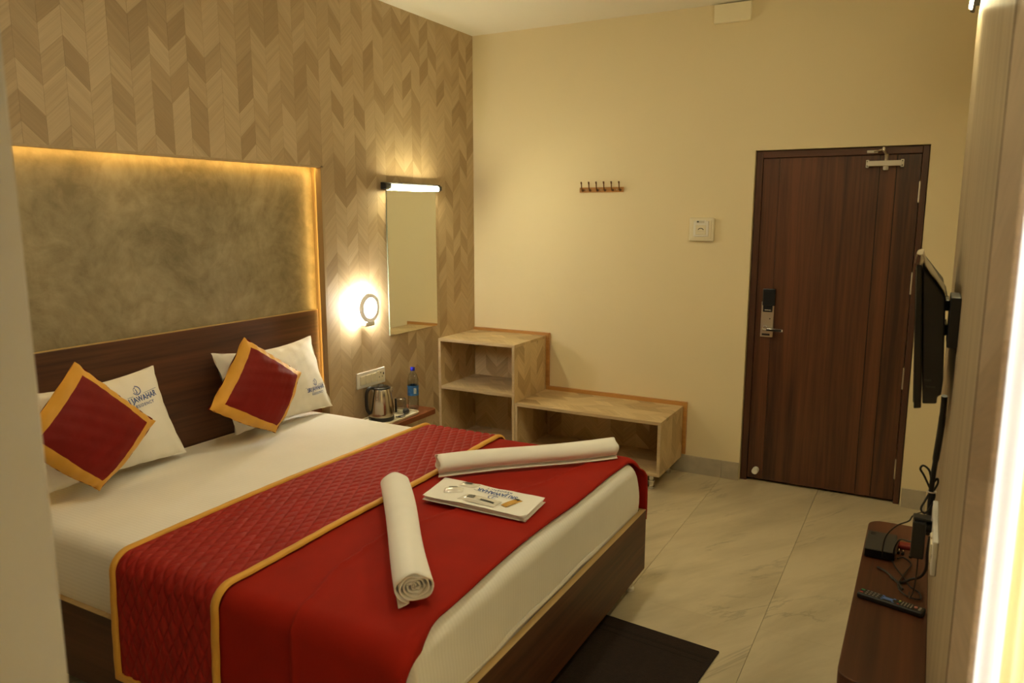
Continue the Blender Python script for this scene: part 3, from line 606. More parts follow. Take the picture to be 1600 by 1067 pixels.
board('side_panel', m_cyz, bn, BX0, CYF, BZ0+T, BX0+T, CYB, BZ1-T); board('side_panel', m_cyz, bn, BX1-T, CYF, BZ0+T, BX1, CYB, BZ1-T)
board('back_panel', m_cxz, bn, BX0+T, CYB-0.012, BZ0+T, BX1-T, CYB, BZ1-T)
for a in ((BX0, BZ1-T, BX1, BZ1), (BX0, BZ0, BX1, BZ0+T), (BX0, BZ0+T, BX0+T, BZ1-T), (BX1-T, BZ0+T, BX1, BZ1-T)): board('edge_band', m_bedge, bn, a[0], CYF-0.0015, a[1], a[2], CYF, a[3])
board('wall_trim', m_trimw, bn, BX0, CYB, BZ1-0.03, 1.676, -0.001, 0.488); board('wall_trim', m_trimw, bn, BX1, CYB, 0.128, 1.676, -0.001, BZ1-0.031)
for x in (0.70, 1.575):
    for y in (-0.42, -0.075): MB().lathe([(0.022, 0.0), (0.024, 0.004), (0.024, 0.014), (0.017, 0.018), (0.017, 0.040), (0.022, 0.044), (0.022, 0.056), (0.016, 0.060), (0.016, 0.100), (0.026, 0.102), (0.026, 0.108)], (x, y, 0), seg=20).build('leg', m_chrome, bn, smooth=True)
# ------------------------------------------------------------------ bed
BYF, BYN, BXF = -1.690, -3.500, 1.965          # far side, near side, foot
bed = thing('bed', 'walnut double bed with tall headboard in the lit niche', 'bed', (0.95, -2.595, 0.0))
RZ0, RZ1 = 0.087, 0.380
hb = box('headboard', m_bedw, bed, -0.080, -3.555, 0.20, -0.056, -1.640, 1.188, bevel=0.002)
box('headboard_edge', m_edge, hb, -0.080, -3.555, 1.188, -0.056, -1.640, 1.191)
fb = box('foot_board', m_bedw, bed, BXF-0.025, BYN, RZ0, BXF, BYF, RZ1-0.002, bevel=0.001); box('edge_band', m_edge, fb, BXF-0.025, BYN, RZ1-0.002, BXF-0.0005, BYF, RZ1)
for y in (BYF-0.025, BYN):
    sr = box('side_rail', m_bedx, bed, -0.045, y, RZ0, BXF-0.025, y+0.025, RZ1-0.002, bevel=0.001); box('edge_band', m_edge, sr, -0.045, y+0.0005, RZ1-0.002, BXF-0.025, y+0.0245, RZ1)
box('bed_base', m_bedx, bed, -0.045, BYN+0.025, 0.30, BXF-0.025, BYF-0.025, 0.325)
for x, y in ((1.915, -1.76), (1.915, -3.43), (0.05, -1.76), (0.05, -3.43), (0.95, -2.6)):
    MB().lathe([(0.024, 0.0), (0.024, 0.012), (0.018, 0.016), (0.018, 0.087 if x != 0.95 else 0.30)], (x, y, 0), seg=18).build('leg', m_white, bed, smooth=True)
# mattress: rounded block with soft, slightly crowned top
MX0, MX1, MY0, MY1, MZ0, MZ1 = -0.045, 1.930, -3.470, -1.720, 0.326, 0.620
def rbox_section(y0, y1, z0, z1, r, n=8, bulge=0.012):
    """open section over far side, top and near side: list of (y,z) with running length"""
    pts = []
    for i in range(9): t = i/8; pts.append((y1+bulge*math.sin(PI*t), z0+(z1-r-z0)*t))
    for i in range(1, n+1): a = PI/2*i/n; pts.append((y1-r+r*math.cos(a), z1-r+r*math.sin(a)))
    for i in range(1, 40): t = i/40; pts.append((y1-r+(y0-y1+2*r)*t, z1+0.004*math.sin(PI*t)))
    for i in range(0, n+1): a = PI/2+PI/2*i/n; pts.append((y0+r+r*math.cos(a), z1-r+r*math.sin(a)))
    for i in range(1, 9): t = i/8; pts.append((y0-bulge*math.sin(PI*t), z1-r+(z0-z1+r)*t))
    return pts
mm = MB()
sec = rbox_section(MY0, MY1, MZ0, MZ1, 0.060)
cyc, czc = (MY0+MY1)/2, MZ0
nx = 64; xs = []; rr = 0.055
for i in range(nx+1):
    t = i/nx
    xs.append(MX0+(MX1-MX0)*t)
xs = [MX0] + [MX0+0.02*i for i in range(1, 3)] + [MX0+0.06+(MX1-MX0-0.16)*i/60 for i in range(61)] + [MX1-0.10+0.10*math.sin(PI/2*i/10) for i in range(1, 11)]
vs = []
for x in xs:
    d = max(0.0, x-(MX1-0.060)); dz = 0.060-math.sqrt(max(0, 0.060**2-d*d)) if d > 0 else 0.0
    for (y, z) in sec:
        hz = (z-MZ0)/(MZ1-MZ0)
        vs.append((x+0.012*math.sin(PI*min(1, max(0, hz)))*(1 if x > MX1-0.03 else 0), cyc+(y-cyc)*(1-0.35*dz), MZ0+(z-MZ0)*(1-dz/(MZ1-MZ0)*1.0)+0.0012*wob(3*x, 3*y)))
k = len(sec); fs = [(i*k+j, (i+1)*k+j, (i+1)*k+j+1, i*k+j+1) for i in range(len(xs)-1) for j in range(k-1)]
mm.add(vs, fs)
# closing foot face, head face and bottom
def cap(ix):
    c = [ix*k+j for j in range(k)]
    mid = len(mm.v); mm.v.append((mm.v[c[0]][0], cyc, MZ0))
    for j in range(k-1): mm.f.append((mid, c[j], c[j+1]))
b0 = len(mm.v)
cap(0); cap(len(xs)-1)
mat_ = mm.build('mattress', m_sheet, None, smooth=True, ang=50, origin=(0.95, -2.595, MZ0)); tag(mat_, 'thick mattress under a white striped sheet on the bed', 'mattress')
# loose hem of the sheet poking over the foot board
def hem(u, v):
    y = -3.42+1.64*u; w = 0.5+0.5*math.sin(9*u*PI+1)*math.sin(3.3*u*PI)
    return (1.934+0.007*v, y, 0.402-0.018*v*(0.6+0.4*w)+0.003*math.sin(23*u))
MB().grid(hem, 80, 3).build('sheet_hem', m_sheet, mat_, smooth=True, thick=0.002)

# top section path for cloths lying over the mattress
def drape_path(off, zf, zn, r=0.062, y_far=None):
    """points (y,z,s) from the far hanging end over the top to the near hanging end"""
    y1 = MY1+0.022+off; y0 = MY0-0.040-off; z1 = MZ1+off+0.003
    raw = []
    n = max(4, int((z1-r-zf)/0.012))
    for i in range(n): raw.append((y1+0.004*math.sin(PI*i/n), zf+(z1-r-zf)*i/n))
    for i in range(0, 9): a = PI/2*i/8; raw.append((y1-r+r*math.cos(a), z1-r+r*math.sin(a)))
    m = 150
    for i in range(1, m): t = i/m; raw.append((y1-r+(y0-y1+2*r)*t, z1+0.004*math.sin(PI*t)))
    for i in range(0, 11): a = PI/2+PI/2*i/10; raw.append((y0+r+r*math.cos(a), z1-r+r*math.sin(a)))
    n = max(4, int((z1-r-zn)/0.012))
    for i in range(1, n+1): raw.append((y0-0.012*math.sin(PI*0.5*i/n), z1-r+(zn-z1+r)*i/n))
    return raw
def resample(raw, step):
    L = [0.0]
    for a, b in zip(raw, raw[1:]): L.append(L[-1]+math.hypot(b[0]-a[0], b[1]-a[1]))
    n = int(L[-1]/step); out = []; j = 0
    for i in range(n+1):
        s = L[-1]*i/n
        while j < len(L)-2 and L[j+1] < s: j += 1
        t = (s-L[j])/(L[j+1]-L[j]+1e-12); y = raw[j][0]+(raw[j+1][0]-raw[j][0])*t; z = raw[j][1]+(raw[j+1][1]-raw[j][1])*t
        out.append([y, z, s])
    for i, p in enumerate(out):
        a = out[max(i-1, 0)]; b = out[min(i+1, len(out)-1)]; dy, dz = b[0]-a[0], b[1]-a[1]; l = math.hypot(dy, dz); p += [dz/l, -dy/l]   # outward normal
        if p[4] < 0 and abs(p[4]) > 0.5: p[3], p[4] = -p[3], -p[4]
    return out
def wander(y):   # the cloth edges are not ruler straight
    return 0.006*math.sin(3.1*y+0.5)+0.004*math.sin(7.3*y)
# red blanket towards the foot, folded double along a diagonal
raw = drape_path(0.004, 0.352, 0.035); P = resample(raw, 0.012)
def foldx(y):
    pts = [(-3.55, 1.56), (-3.40, 1.525), (-3.25, 1.468), (-2.963, 1.441), (-2.689, 1.526), (-2.249, 1.694), (-1.70, 1.80)]
    for (a, xa), (b, xb) in zip(pts, pts[1:]):
        if a <= y <= b: return xa+(xb-xa)*(y-a)/(b-a)
    return pts[0][1] if y < -3.55 else pts[-1][1]
bl = MB(); NXB = 66; vs = []
for (y, z, s, ny, nz) in P:
    top = z > 0.58
    for i in range(NXB+1):
        t = i/NXB
        xe = 1.905 + wander(y) + (0.055*sstep(-1.80, -1.68, y) if y > -1.9 else 0.0) + (0.035*sstep(-3.30, -3.50, y) if y < -3.2 else 0)
        x = 1.165 + (xe-1.165)*t
        d = 0.0
        st = sstep(-0.012, 0.004, x-foldx(y)); d += 0.010*st
        d += 0.0018*wob(2.6*x, 2.2*y+z) + 0.006*math.exp(-((x-foldx(y)-0.006)/0.010)**2)
        if not top: d += 0.006*math.sin(16*x+1.0)*sstep(0.58, 0.35, z)
        dz = 0.0
        e = x-(MX1-0.055)
        if e > 0: dz = -(0.060-math.sqrt(max(0.0, 0.060**2-min(e, 0.0599)**2)))*0.75*(1 if top else 0.5)
        vs.append((x, y+ny*d, z+nz*d+dz))
kk = NXB+1
bl.add(vs, [(i*kk+j, (i+1)*kk+j, (i+1)*kk+j+1, i*kk+j+1) for i in range(len(P)-1) for j in range(NXB)])
blo = bl.build('blanket', m_red, None, smooth=True, ang=60, thick=0.007, origin=(1.55, -2.6, 0.62)); tag(blo, 'plain red blanket folded across the foot of the bed', 'blanket')
# quilted runner with gold piping
raw = drape_path(0.013, 0.30, 0.215); P = resample(raw, 0.0052)
RXL, RXR = 0.752, 1.232
run = thing('bed_runner', 'red diamond quilted bed runner with gold piping', 'bed runner', (1.0, -2.6, 0.62))
def edgeL(y): return RXL+0.5*wander(y)+0.012*sstep(-3.2, -3.55, y)
def edgeR(y): return RXR+wander(y+1)+0.018*sstep(-2.6, -3.55, y)-0.03*sstep(-2.3, -1.7, y)
q = MB(); NQ = 120; vs = []
for (y, z, s, ny, nz) in P:
    xl, xr = edgeL(y)+0.010, edgeR(y)-0.010
    for i in range(NQ+1):
        x = xl+(xr-xl)*i/NQ
        a = (x/0.046+s/0.090); b = (x/0.046-s/0.090)
        da = abs(a-round(a)); db = abs(b-round(b))          # 0 on a stitch line
        ed_ = sstep(0.0, 0.022, min(x-xl, xr-x)); puff = ed_*(1-math.exp(-(da/0.11)**2))*(1-math.exp(-(db/0.11)**2))*(0.75+0.5*min(da, db))
        d = 0.0005+0.0072*puff + 0.0012*wob(2.5*x, 2.5*y)
        if z < 0.55: d += 0.004*math.sin(13*x+0.6)*sstep(0.55, 0.3, z)
        vs.append((x, y+ny*d, z+nz*d))
kk = NQ+1
q.add(vs, [(i*kk+j, (i+1)*kk+j, (i+1)*kk+j+1, i*kk+j+1) for i in range(len(P)-1) for j in range(NQ)])
q.build('quilted_cloth', m_quilt, run, smooth=True, ang=80, thick=0.006)
def piping(fn, name):
    g = MB(); vs = []; w = 0.014; prof = [(-1.0, -0.002), (-0.95, 0.006), (-0.5, 0.0095), (0, 0.0105), (0.5, 0.0095), (0.95, 0.006), (1.0, -0.002)]
    Q = P[::3]+[P[-1]]
    for (y, z, s, ny, nz) in Q:
        for a, d in prof: vs.append((fn(y)+a*w+0.0008*math.sin(60*s), y+ny*d, z+nz*d))
    n = len(prof); g.add(vs, [(i*n+j, (i+1)*n+j, (i+1)*n+j+1, i*n+j+1) for i in range(len(Q)-1) for j in range(n-1)])
    return g.build(name, m_gold, run, smooth=True, ang=80)
piping(edgeL, 'gold_piping'); piping(edgeR, 'gold_piping')
ye, ze = P[-1][0], P[-1][1]
MB().box(edgeL(ye)-0.012, ye-0.009, ze-0.012, edgeR(ye)+0.012, ye+0.003, ze+0.014).build('gold_piping', m_gold, run, bevel=0.004)

# ------------------------------------------------------------------ pillows and cushions
def soft_pad(c00, c10, c11, c01, T, bow, nrm, pinch=2.4, seed=0.0, blunt=0.0, sag=0.0):
    """closed cushion between four corners; returns a point function P(u,v,side) for u,v in -1..1"""
    c00, c10, c11, c01 = map(Vector, (c00, c10, c11, c01)); n = Vector(nrm).normalized()
    def Pf(u, v, side):
        uu = u*(1-bow*(1-v*v)); vv = v*(1-bow*(1-u*u))
        a, b = (uu+1)/2, (vv+1)/2
        p = c00*(1-a)*(1-b)+c10*a*(1-b)+c11*a*b+c01*(1-a)*b
        if blunt: p = p+(0.25*(c00+c10+c11+c01)-p)*(blunt*sstep(0.35, 2.0, u-v)**2)       # lower corner squashed on the bed
        if sag: p = p+Vector((0, 0, -sag*(1-u*u)*sstep(-0.2, 1.0, v)))                # top edge sinks between the corners
        hgt = T*(max(0.0, 1-abs(u)**pinch)*max(0.0, 1-abs(v)**pinch))**0.55
        w = 0.004*wob(4*u+seed, 4*v-seed)*(1-max(abs(u), abs(v))**6) + 0.003*math.sin(9*(u-v)+seed)*max(0, abs(u*v)) + 0.004*math.sin(23*(u+0.4*v)+seed)*sstep(0.72, 0.95, max(abs(u), abs(v)))
        return p+n*(side*(hgt)+w*(1 if side > 0 else -1)*1.0)
    return Pf
def pad_mesh(Pf, n, sel=None, sides=(1, -1), nz=None):
    g = MB()
    for sd in sides:
        vs = [Pf(-1+2*i/n, -1+2*j/n, sd) for i in range(n+1) for j in range(n+1)]; k = n+1; fs = []
        for i in range(n):
            for j in range(n):
                u, v = -1+2*(i+0.5)/n, -1+2*(j+0.5)/n
                if sel is None or sel(u, v, sd):
                    f = (i*k+j, (i+1)*k+j, (i+1)*k+j+1, i*k+j+1); fs.append(f if sd > 0 else f[::-1])
        g.add(vs, fs)
    # drop unused vertices
    used = sorted({i for f in g.f for i in f}); mp = {a: b for b, a in enumerate(used)}
    g.v = [g.v[i] for i in used]; g.f = [tuple(mp[i] for i in f) for f in g.f]
    return g
def print_on(Pf, vs, fs, u0, v0, su, sv, ang=0.0, lift=0.0012, nrm=Vector((1, 0, 0))):
    g = MB(); ca, sa = math.cos(ang), math.sin(ang)
    g.add([Pf(u0+(x*ca-y*sa)*su, v0+(x*sa+y*ca)*sv, 1)+nrm*lift for x, y in vs], fs); return g
def merge(parts):
    V, F = [], []
    for vs, fs, dx, dy in parts:
        b = len(V); V += [(x+dx, y+dy) for x, y in vs]; F += [tuple(b+i for i in f) for f in fs]
    return V, F
def logo():
    """emblem over the hotel name, about 1 unit wide"""
    a = text_mesh('SRI JAWAHAR', 0.17, 1.0, 0.006, 0.86); b = text_mesh('RESIDENCY', 0.095, 1.25, 0.002); e = text_mesh('J', 0.15, 1.0, 0.004)
    r1 = ring2d(0.085, 0.108, -0.9*PI, 0.45*PI); r2 = ring2d(0.060, 0.070, 0.55*PI, 1.6*PI)
    ln = ([(-0.5, -0.004), (-0.14, -0.004), (-0.14, 0.004), (-0.5, 0.004), (0.14, -0.004), (0.5, -0.004), (0.5, 0.004), (0.14, 0.004)], [(0, 1, 2, 3), (4, 5, 6, 7)])
    return merge([(*a, 0, 0), (*b, 0.02, -0.15), (*e, 0, 0.215), (*r1, 0, 0.20), (*r2, 0, 0.20), (*ln, 0, 0.095)])
LG = logo()
def pillow(label, corners, lu, lv, lang, lsize, seed):
    Pf = soft_pad(*corners, 0.072, 0.055, (1, 0, 0.18), seed=seed, sag=0.022)
    c = sum((Vector(x) for x in corners), Vector())/4
    o = pad_mesh(Pf, 36).build('pillow', m_case, None, smooth=True, ang=120, weld=True, origin=(c.x, c.y, min(x[2] for x in corners)), recalc=True)
    tag(o, label, 'pillow', 'white pillows')
    # flap fold of the pillowcase
    W_ = (Vector(corners[1])-Vector(corners[0])).length; H_ = (Vector(corners[3])-Vector(corners[0])).length
    print_on(Pf, *LG, lu, lv, lsize*2/W_, lsize*2/H_, lang).build('printed_logo', m_blue, o)
    return o
pillow('white printed pillow behind the cushion nearest the wall end', [(0.080, -3.375, 0.655), (0.080, -2.690, 0.648), (-0.008, -2.765, 1.062), (-0.008, -3.44, 1.065)], 0.58, 0.44, 0.05, 0.215, 0.3)
pillow('white printed pillow behind the cushion nearest the sconce', [(0.085, -2.405, 0.655), (0.082, -1.705, 0.648), (-0.008, -1.765, 1.058), (0.000, -2.450, 1.068)], 0.66, -0.40, 0.04, 0.19, 1.7)
def cushion(label, corners, seed):
    Pf = soft_pad(*corners, 0.072, 0.022, (1, 0, 0.25), 2.6, seed, blunt=0.16)
    c = sum((Vector(x) for x in corners), Vector())/4
    t = thing('cushion', label, 'cushion', (c.x, c.y, min(x[2] for x in corners)), 'red and gold cushions')
    n = 40; lim = 0.81
    pad_mesh(Pf, n, lambda u, v, s: s > 0 and max(abs(u), abs(v)) < lim).build('red_panel', m_cred, t, smooth=True, ang=120)
    pad_mesh(Pf, n, lambda u, v, s: s > 0 and max(abs(u), abs(v)) >= lim).build('gold_border', m_gold, t, smooth=True, ang=120)
    pad_mesh(Pf, n, lambda u, v, s: s < 0).build('red_back', m_cred, t, smooth=True, ang=120)
    return t
# corners: left, bottom, right, top
cushion('red cushion with gold border leaning in front of the nearer pillow', [(0.185, -3.475, 0.915), (0.250, -3.222, 0.618), (0.195, -2.920, 0.868), (0.135, -3.205, 1.168)], 0.4)
cushion('red cushion with gold border leaning on the pillow beside the sconce', [(0.195, -2.645, 0.855), (0.255, -2.290, 0.618), (0.195, -2.055, 0.918), (0.135, -2.365, 1.145)], 2.1)

# ------------------------------------------------------------------ towels on the blanket
ZT = 0.6475
def towel_roll(label, a, b, r, turns, bend, seed, flip=1, group='rolled towels'):
    a, b = Vector(a), Vector(b); d = (b-a); L = d.length; d.normalize(); side = Vector((0, 0, 1)).cross(d).normalized(); up = Vector((0, 0, 1))
    g = MB(); na = int(turns*30); nl = 36; vs = []; r0 = 0.10
    prof = []
    for i in range(na+1):
        t = i/na; rr = r*(r0+(1-r0)*t); th = -PI*0.62-2*PI*turns*(1-t)
        w = 1+0.03*math.sin(2*th+seed*t)+0.018*math.sin(4.3*th+seed)
        prof.append((rr*1.08*math.cos(th)*w, rr*0.90*math.sin(th)*w))
    lx, ly = prof[-1]
    for j in range(1, 5): prof.append((lx-0.007*j, ly+(-0.90*r-ly)*min(1, j/3)))   # the loose end lies flat
    for j in range(nl+1):
        t = j/nl; ctr = a+d*(L*t)+side*(bend*math.sin(2*PI*t*0.9+0.4))
        tele = 0.0
        for i, (px, pz) in enumerate(prof):
            e = 0.014*(1-i/len(prof)); tt = e if j == 0 else (-e if j == nl else 0.0)
            sw = 1+0.03*math.sin(7*t+seed)
            vs.append(ctr+d*(tt+0.004*math.sin(3*i*0.3+seed)*(1 if j in (0, nl) else 0))+side*(flip*px*sw)+up*(0.90*r+pz*sw+0.0))
    k = len(prof); g.add(vs, [(j*k+i, (j+1)*k+i, (j+1)*k+i+1, j*k+i+1) for j in range(nl) for i in range(k-1)])
    o = g.build('towel_roll', m_towel, None, smooth=True, ang=70, thick=0.0045, origin=(a+b)/2); tag(o, label, 'towel', group); return o
towel_roll('rolled white towel lying towards the far corner of the bed', (1.262, -2.372, ZT), (1.825, -1.765, ZT), 0.047, 3.5, 0.012, 1.0)
towel_roll('rolled white towel lying across the near half of the red blanket', (1.835, -3.318, ZT), (1.262, -2.660, ZT), 0.054, 4.6, 0.004, 2.2, -1)
# folded hand towel with printed name and toiletries on it
ft = thing('folded_towel', 'folded white hand towel with blue hotel print between the rolls', 'towel', (1.60, -2.55, ZT-0.004))
FC = [Vector((1.383, -2.652, 0)), Vector((1.835, -2.655, 0)), Vector((1.815, -2.450, 0)), Vector((1.350, -2.445, 0))]
def ftp(u, v, z): return FC[0]*(1-u)*(1-v)+FC[1]*u*(1-v)+FC[2]*u*v+FC[3]*(1-u)*v+Vector((0, 0, z))
ftz = lambda u, v: ZT+0.026+0.003*wob(3*u+1, 3*v)+0.004*math.exp(-((u-0.36)/0.05)**2)
for li, (z0, z1, ins) in enumerate(((0.0, 0.0105, 0.0), (0.0115, 0.0190, 0.012), (0.0195, 0.0260, 0.004))):
    g = MB(); n = 16; mN = 8
    def lay(top):
        out = []
        for i in range(n+1):
            for j in range(mN+1):
                u = ins+(1-2*ins)*i/n; v = ins+(1-2*ins)*j/mN
                ed = min(u-ins, 1-ins-u, 0.06)/0.06; ed = min(ed, min(v-ins, 1-ins-v, 0.10)/0.10)
                zz = z0+(z1-z0)*(0.5+0.5*(1 if top else -1)*math.sqrt(max(0, 1-(1-ed)**2)))
                out.append(ftp(u, v, ZT-0.004+zz+(0.003*wob(3*u+1, 3*v)+0.004*math.exp(-((u-0.36)/0.05)**2))*(zz/0.026)))
        return out
    A, B = lay(True), lay(False); k = mN+1
    g.add(A, [(i*k+j, (i+1)*k+j, (i+1)*k+j+1, i*k+j+1) for i in range(n) for j in range(mN)])
    g.add(B, [(i*k+j, i*k+j+1, (i+1)*k+j+1, (i+1)*k+j) for i in range(n) for j in range(mN)])
    g.build('towel_layer', m_towel, ft, smooth=True, ang=120, weld=True)
def on_towel(vs, fs, u0, v0, su, sv, ang, dz=0.0015):
    ca, sa = math.cos(ang), math.sin(ang); g = MB()
    def q(x, y):
        u, v = u0+(x*ca-y*sa)*su, v0+(x*sa+y*ca)*sv; return ftp(u, v, ftz(u, v)-0.004+dz)
    g.add([q(x, y) for x, y in vs], fs); return g
on_towel(*LG, 0.60, 0.70, 0.195/0.455, 0.195/0.205, PI-0.05).build('printed_name', m_blue, ft)
def packet(name, label, cat, mat, u0, v0, w, d, hgt, ang, bits, group=None):
    """pillow-shaped wrapper lying on the folded towel"""
    c = ftp(u0, v0, ftz(u0, v0)-0.003); ca, sa = math.cos(ang), math.sin(ang)
    def P_(x, y, z): return Vector((c.x+x*ca-y*sa, c.y+x*sa+y*ca, c.z+z))
    t = thing(name, label, cat, tuple(c), group)
    g = MB(); n = 14
    hz = lambda x, y: hgt*max(0, (1-abs(2*x/w)**3)*(1-abs(2*y/d)**2.5))**0.6
    g.grid(lambda a, b: P_((a-0.5)*w, (b-0.5)*d, 0.001+hz((a-0.5)*w, (b-0.5)*d)), n, n); g.grid(lambda a, b: P_((a-0.5)*w, (b-0.5)*d, 0.0), n, n)
    g.build('wrapper', mat, t, smooth=True, ang=100, weld=True)
    for nm, mt, x0, y0, x1, y1 in bits:
        MB().grid(lambda a, b: P_(x0+(x1-x0)*a, y0+(y1-y0)*b, 0.0030+hz(x0+(x1-x0)*a, y0+(y1-y0)*b)), 6, 4).build(nm, mt, t, smooth=True)
    return t
packet('soap_packet', 'small white soap packet with dark label on the towel', 'soap packet', m_foil, 0.22, 0.45, 0.075, 0.050, 0.010, 0.5, [('dark_label', m_blackp, -0.020, 0.004, 0.014, 0.016)])
packet('soap_packet', 'flat white sachet with grey label at the towel back edge', 'soap packet', m_foil, 0.30, 0.80, 0.080, 0.045, 0.007, 0.05, [('grey_label', m_dark, -0.022, -0.006, 0.014, 0.012)])
packet('toiletry_kit', 'clear toiletry kit with black square label on the towel', 'toiletry kit', m_foil, 0.52, 0.24, 0.165, 0.062, 0.010, -0.04, [('black_label', m_blackp, -0.052, -0.012, -0.020, 0.012), ('black_comb', m_blackp, 0.012, -0.016, 0.072, -0.006)])
packet('shampoo_sachet', 'amber shampoo sachet lying on the folded towel', 'sachet', m_amber, 0.795, 0.42, 0.030, 0.085, 0.007, -0.35, [('dark_cap_print', m_blackp, -0.010, 0.018, 0.010, 0.034)])
# ------------------------------------------------------------------ bedside ledge and what stands on it
LZ = 0.466
ld = thing('bedside_ledge', 'red brown floating bedside ledge below the sockets', 'shelf', (0.12, -1.28, LZ-0.03))
def rounded_board(x0, x1, y0, y1, z0, z1, r, corners, seg=8):
    """outline in x,y with chosen corners rounded; corners is a set of 'ab' with a,b in '01'"""
    pts = []
    for key, cx, cy, a0 in (('00', x0, y0, PI), ('10', x1, y0, 1.5*PI), ('11', x1, y1, 0), ('01', x0, y1, 0.5*PI)):
        if key in corners:
            ox = cx+(r if key[0] == '0' else -r); oy = cy+(r if key[1] == '0' else -r)
            for i in range(seg+1): a = a0+PI/2*i/seg; pts.append((ox+r*math.cos(a), oy+r*math.sin(a)))
        else: pts.append((cx, cy))
    return MB().prism(pts, 'z', z0, z1)
rounded_board(0.0, 0.245, -1.680, -0.882, LZ-0.032, LZ, 0.03, {'11'}).build('ledge_board', m_ledge, ld, bevel=0.002)
box('support_cleat', m_bedx, ld, 0.0, -1.62, LZ-0.062, 0.030, -0.95, LZ-0.032)
ty = thing('serving_tray', 'cream rounded serving tray under kettle and tumbler', 'tray', (0.118, -1.20, LZ))
rounded_board(0.020, 0.218, -1.400, -1.032, LZ, LZ+0.005, 0.035, {'00', '10', '11', '01'}).build('tray_floor', m_cream, ty, bevel=0.002)
rim = []
for key, cx, cy, a0 in (('00', 0.020, -1.400, PI), ('10', 0.218, -1.400, 1.5*PI), ('11', 0.218, -1.032, 0), ('01', 0.020, -1.032, 0.5*PI)):
    ox = cx+(0.035 if key[0] == '0' else -0.035); oy = cy+(0.035 if key[1] == '0' else -0.035)
    for i in range(7): a = a0+PI/2*i/6; rim.append((ox+0.035*math.cos(a), oy+0.035*math.sin(a), LZ+0.011))
MB().tube(rim+[rim[0], rim[1]], 0.0045, 8, 1).build('tray_rim', m_cream, ty, smooth=True)
KX, KY, KZ = 0.108, -1.292, LZ+0.0055
kt = thing('electric_kettle', 'steel electric kettle with black lid and handle', 'kettle', (KX, KY, KZ))
MB().lathe([(0.076, 0.0), (0.078, 0.004), (0.078, 0.020), (0.074, 0.024)], (KX, KY, KZ), seg=36).build('power_base', m_black, kt, smooth=True)
MB().lathe([(0.076, 0.025), (0.079, 0.030), (0.079, 0.050), (0.074, 0.100), (0.067, 0.150), (0.058, 0.190), (0.054, 0.198)], (KX, KY, KZ), seg=40).build('steel_body', m_steel, kt, smooth=True)
MB().lathe([(0.0555, 0.198), (0.0555, 0.206), (0.050, 0.210)], (KX, KY, KZ), seg=36).build('black_collar', m_black, kt, smooth=True)
lid = MB().lathe([(0.049, 0.208), (0.046, 0.213), (0.030, 0.2165), (0.0, 0.218)], (KX, KY, KZ), seg=36).build('lid', m_blackg, kt, smooth=True)
MB().lathe([(0.022, 0.2165), (0.018, 0.222), (0.0, 0.223)], (KX, KY, KZ), seg=24).build('lid_knob', m_black, lid, smooth=True)
hd = Vector((-0.35, -0.94, 0)).normalized()
hp = [Vector((KX, KY, KZ))+hd*r+Vector((0, 0, z)) for r, z in ((0.050, 0.206), (0.075, 0.210), (0.098, 0.190), (0.104, 0.140), (0.100, 0.080), (0.082, 0.050))]
MB().tube(hp, 0.0105, 10, 5).build('handle', m_black, kt, smooth=True)
sd_ = -hd
sp_ = [Vector((KX, KY, KZ))+sd_*r+Vector((0, 0, z)) for r, z in ((0.050, 0.150), (0.068, 0.178), (0.078, 0.196))]
MB().tube(sp_, [0.020]*5+[0.016]*3+[0.010]*3, 12, 5).build('spout', m_steel, kt, smooth=True)
MB().box(KX+0.062, KY+0.052, KZ+0.04, KX+0.072, KY+0.066, KZ+0.13).build('level_gauge', m_black, kt, bevel=0.003)
GX, GY, GZ = 0.110, -1.098, LZ+0.0055
tm = MB().lathe([(0.042, 0.0), (0.042, 0.004), (0.033, 0.088), (0.029, 0.094), (0.0, 0.094), (0.0, 0.080), (0.028, 0.078), (0.038, 0.004), (0.0385, 0.0), (0.042, 0.0)], (GX, GY, GZ), seg=40, caps=False, ripple=0.02).build('glass_tumbler', m_glass, None, smooth=True, ang=60, origin=(GX, GY, GZ)); tag(tm, 'ribbed glass tumbler upside down on the tray', 'glass')
BX_, BY_, BZ_ = 0.128, -0.985, LZ
bt = thing('water_bottle', 'clear plastic water bottle with blue cap on the ledge', 'bottle', (BX_, BY_, BZ_))
MB().lathe([(0.0, 0.006), (0.026, 0.0), (0.034, 0.004), (0.037, 0.012), (0.0355, 0.05), (0.037, 0.06), (0.0355, 0.085), (0.037, 0.095), (0.037, 0.165), (0.0355, 0.175), (0.037, 0.185), (0.036, 0.205), (0.028, 0.235), (0.0135, 0.258), (0.013, 0.272), (0.0115, 0.274), (0.0118, 0.258), (0.026, 0.234), (0.0345, 0.205), (0.0345, 0.012), (0.025, 0.003), (0.0, 0.008)], (BX_, BY_, BZ_), seg=36, caps=False).build('bottle_body', m_pet, bt, smooth=True, ang=60)
MB().lathe([(0.0, 0.0085), (0.025, 0.0035), (0.0342, 0.013), (0.0342, 0.200), (0.0, 0.200)], (BX_, BY_, BZ_), seg=32, caps=False).build('water', m_water, bt, smooth=True)
lb = MB().lathe([(0.0376, 0.100), (0.0376, 0.166)], (BX_, BY_, BZ_), seg=36, caps=False).build('paper_label', m_label, bt, smooth=True)
MB().prism([(BX_+0.026, BY_-0.0295), (BX_+0.0276, BY_-0.0300), (BX_+0.0365, BY_-0.0145), (BX_+0.0350, BY_-0.0140)], 'z', BZ_+0.115, BZ_+0.152).build('label_patch', plain('pale_label_patch', (0.45, 0.55, 0.62), 0.5, var=0.4, vscale=150), lb)
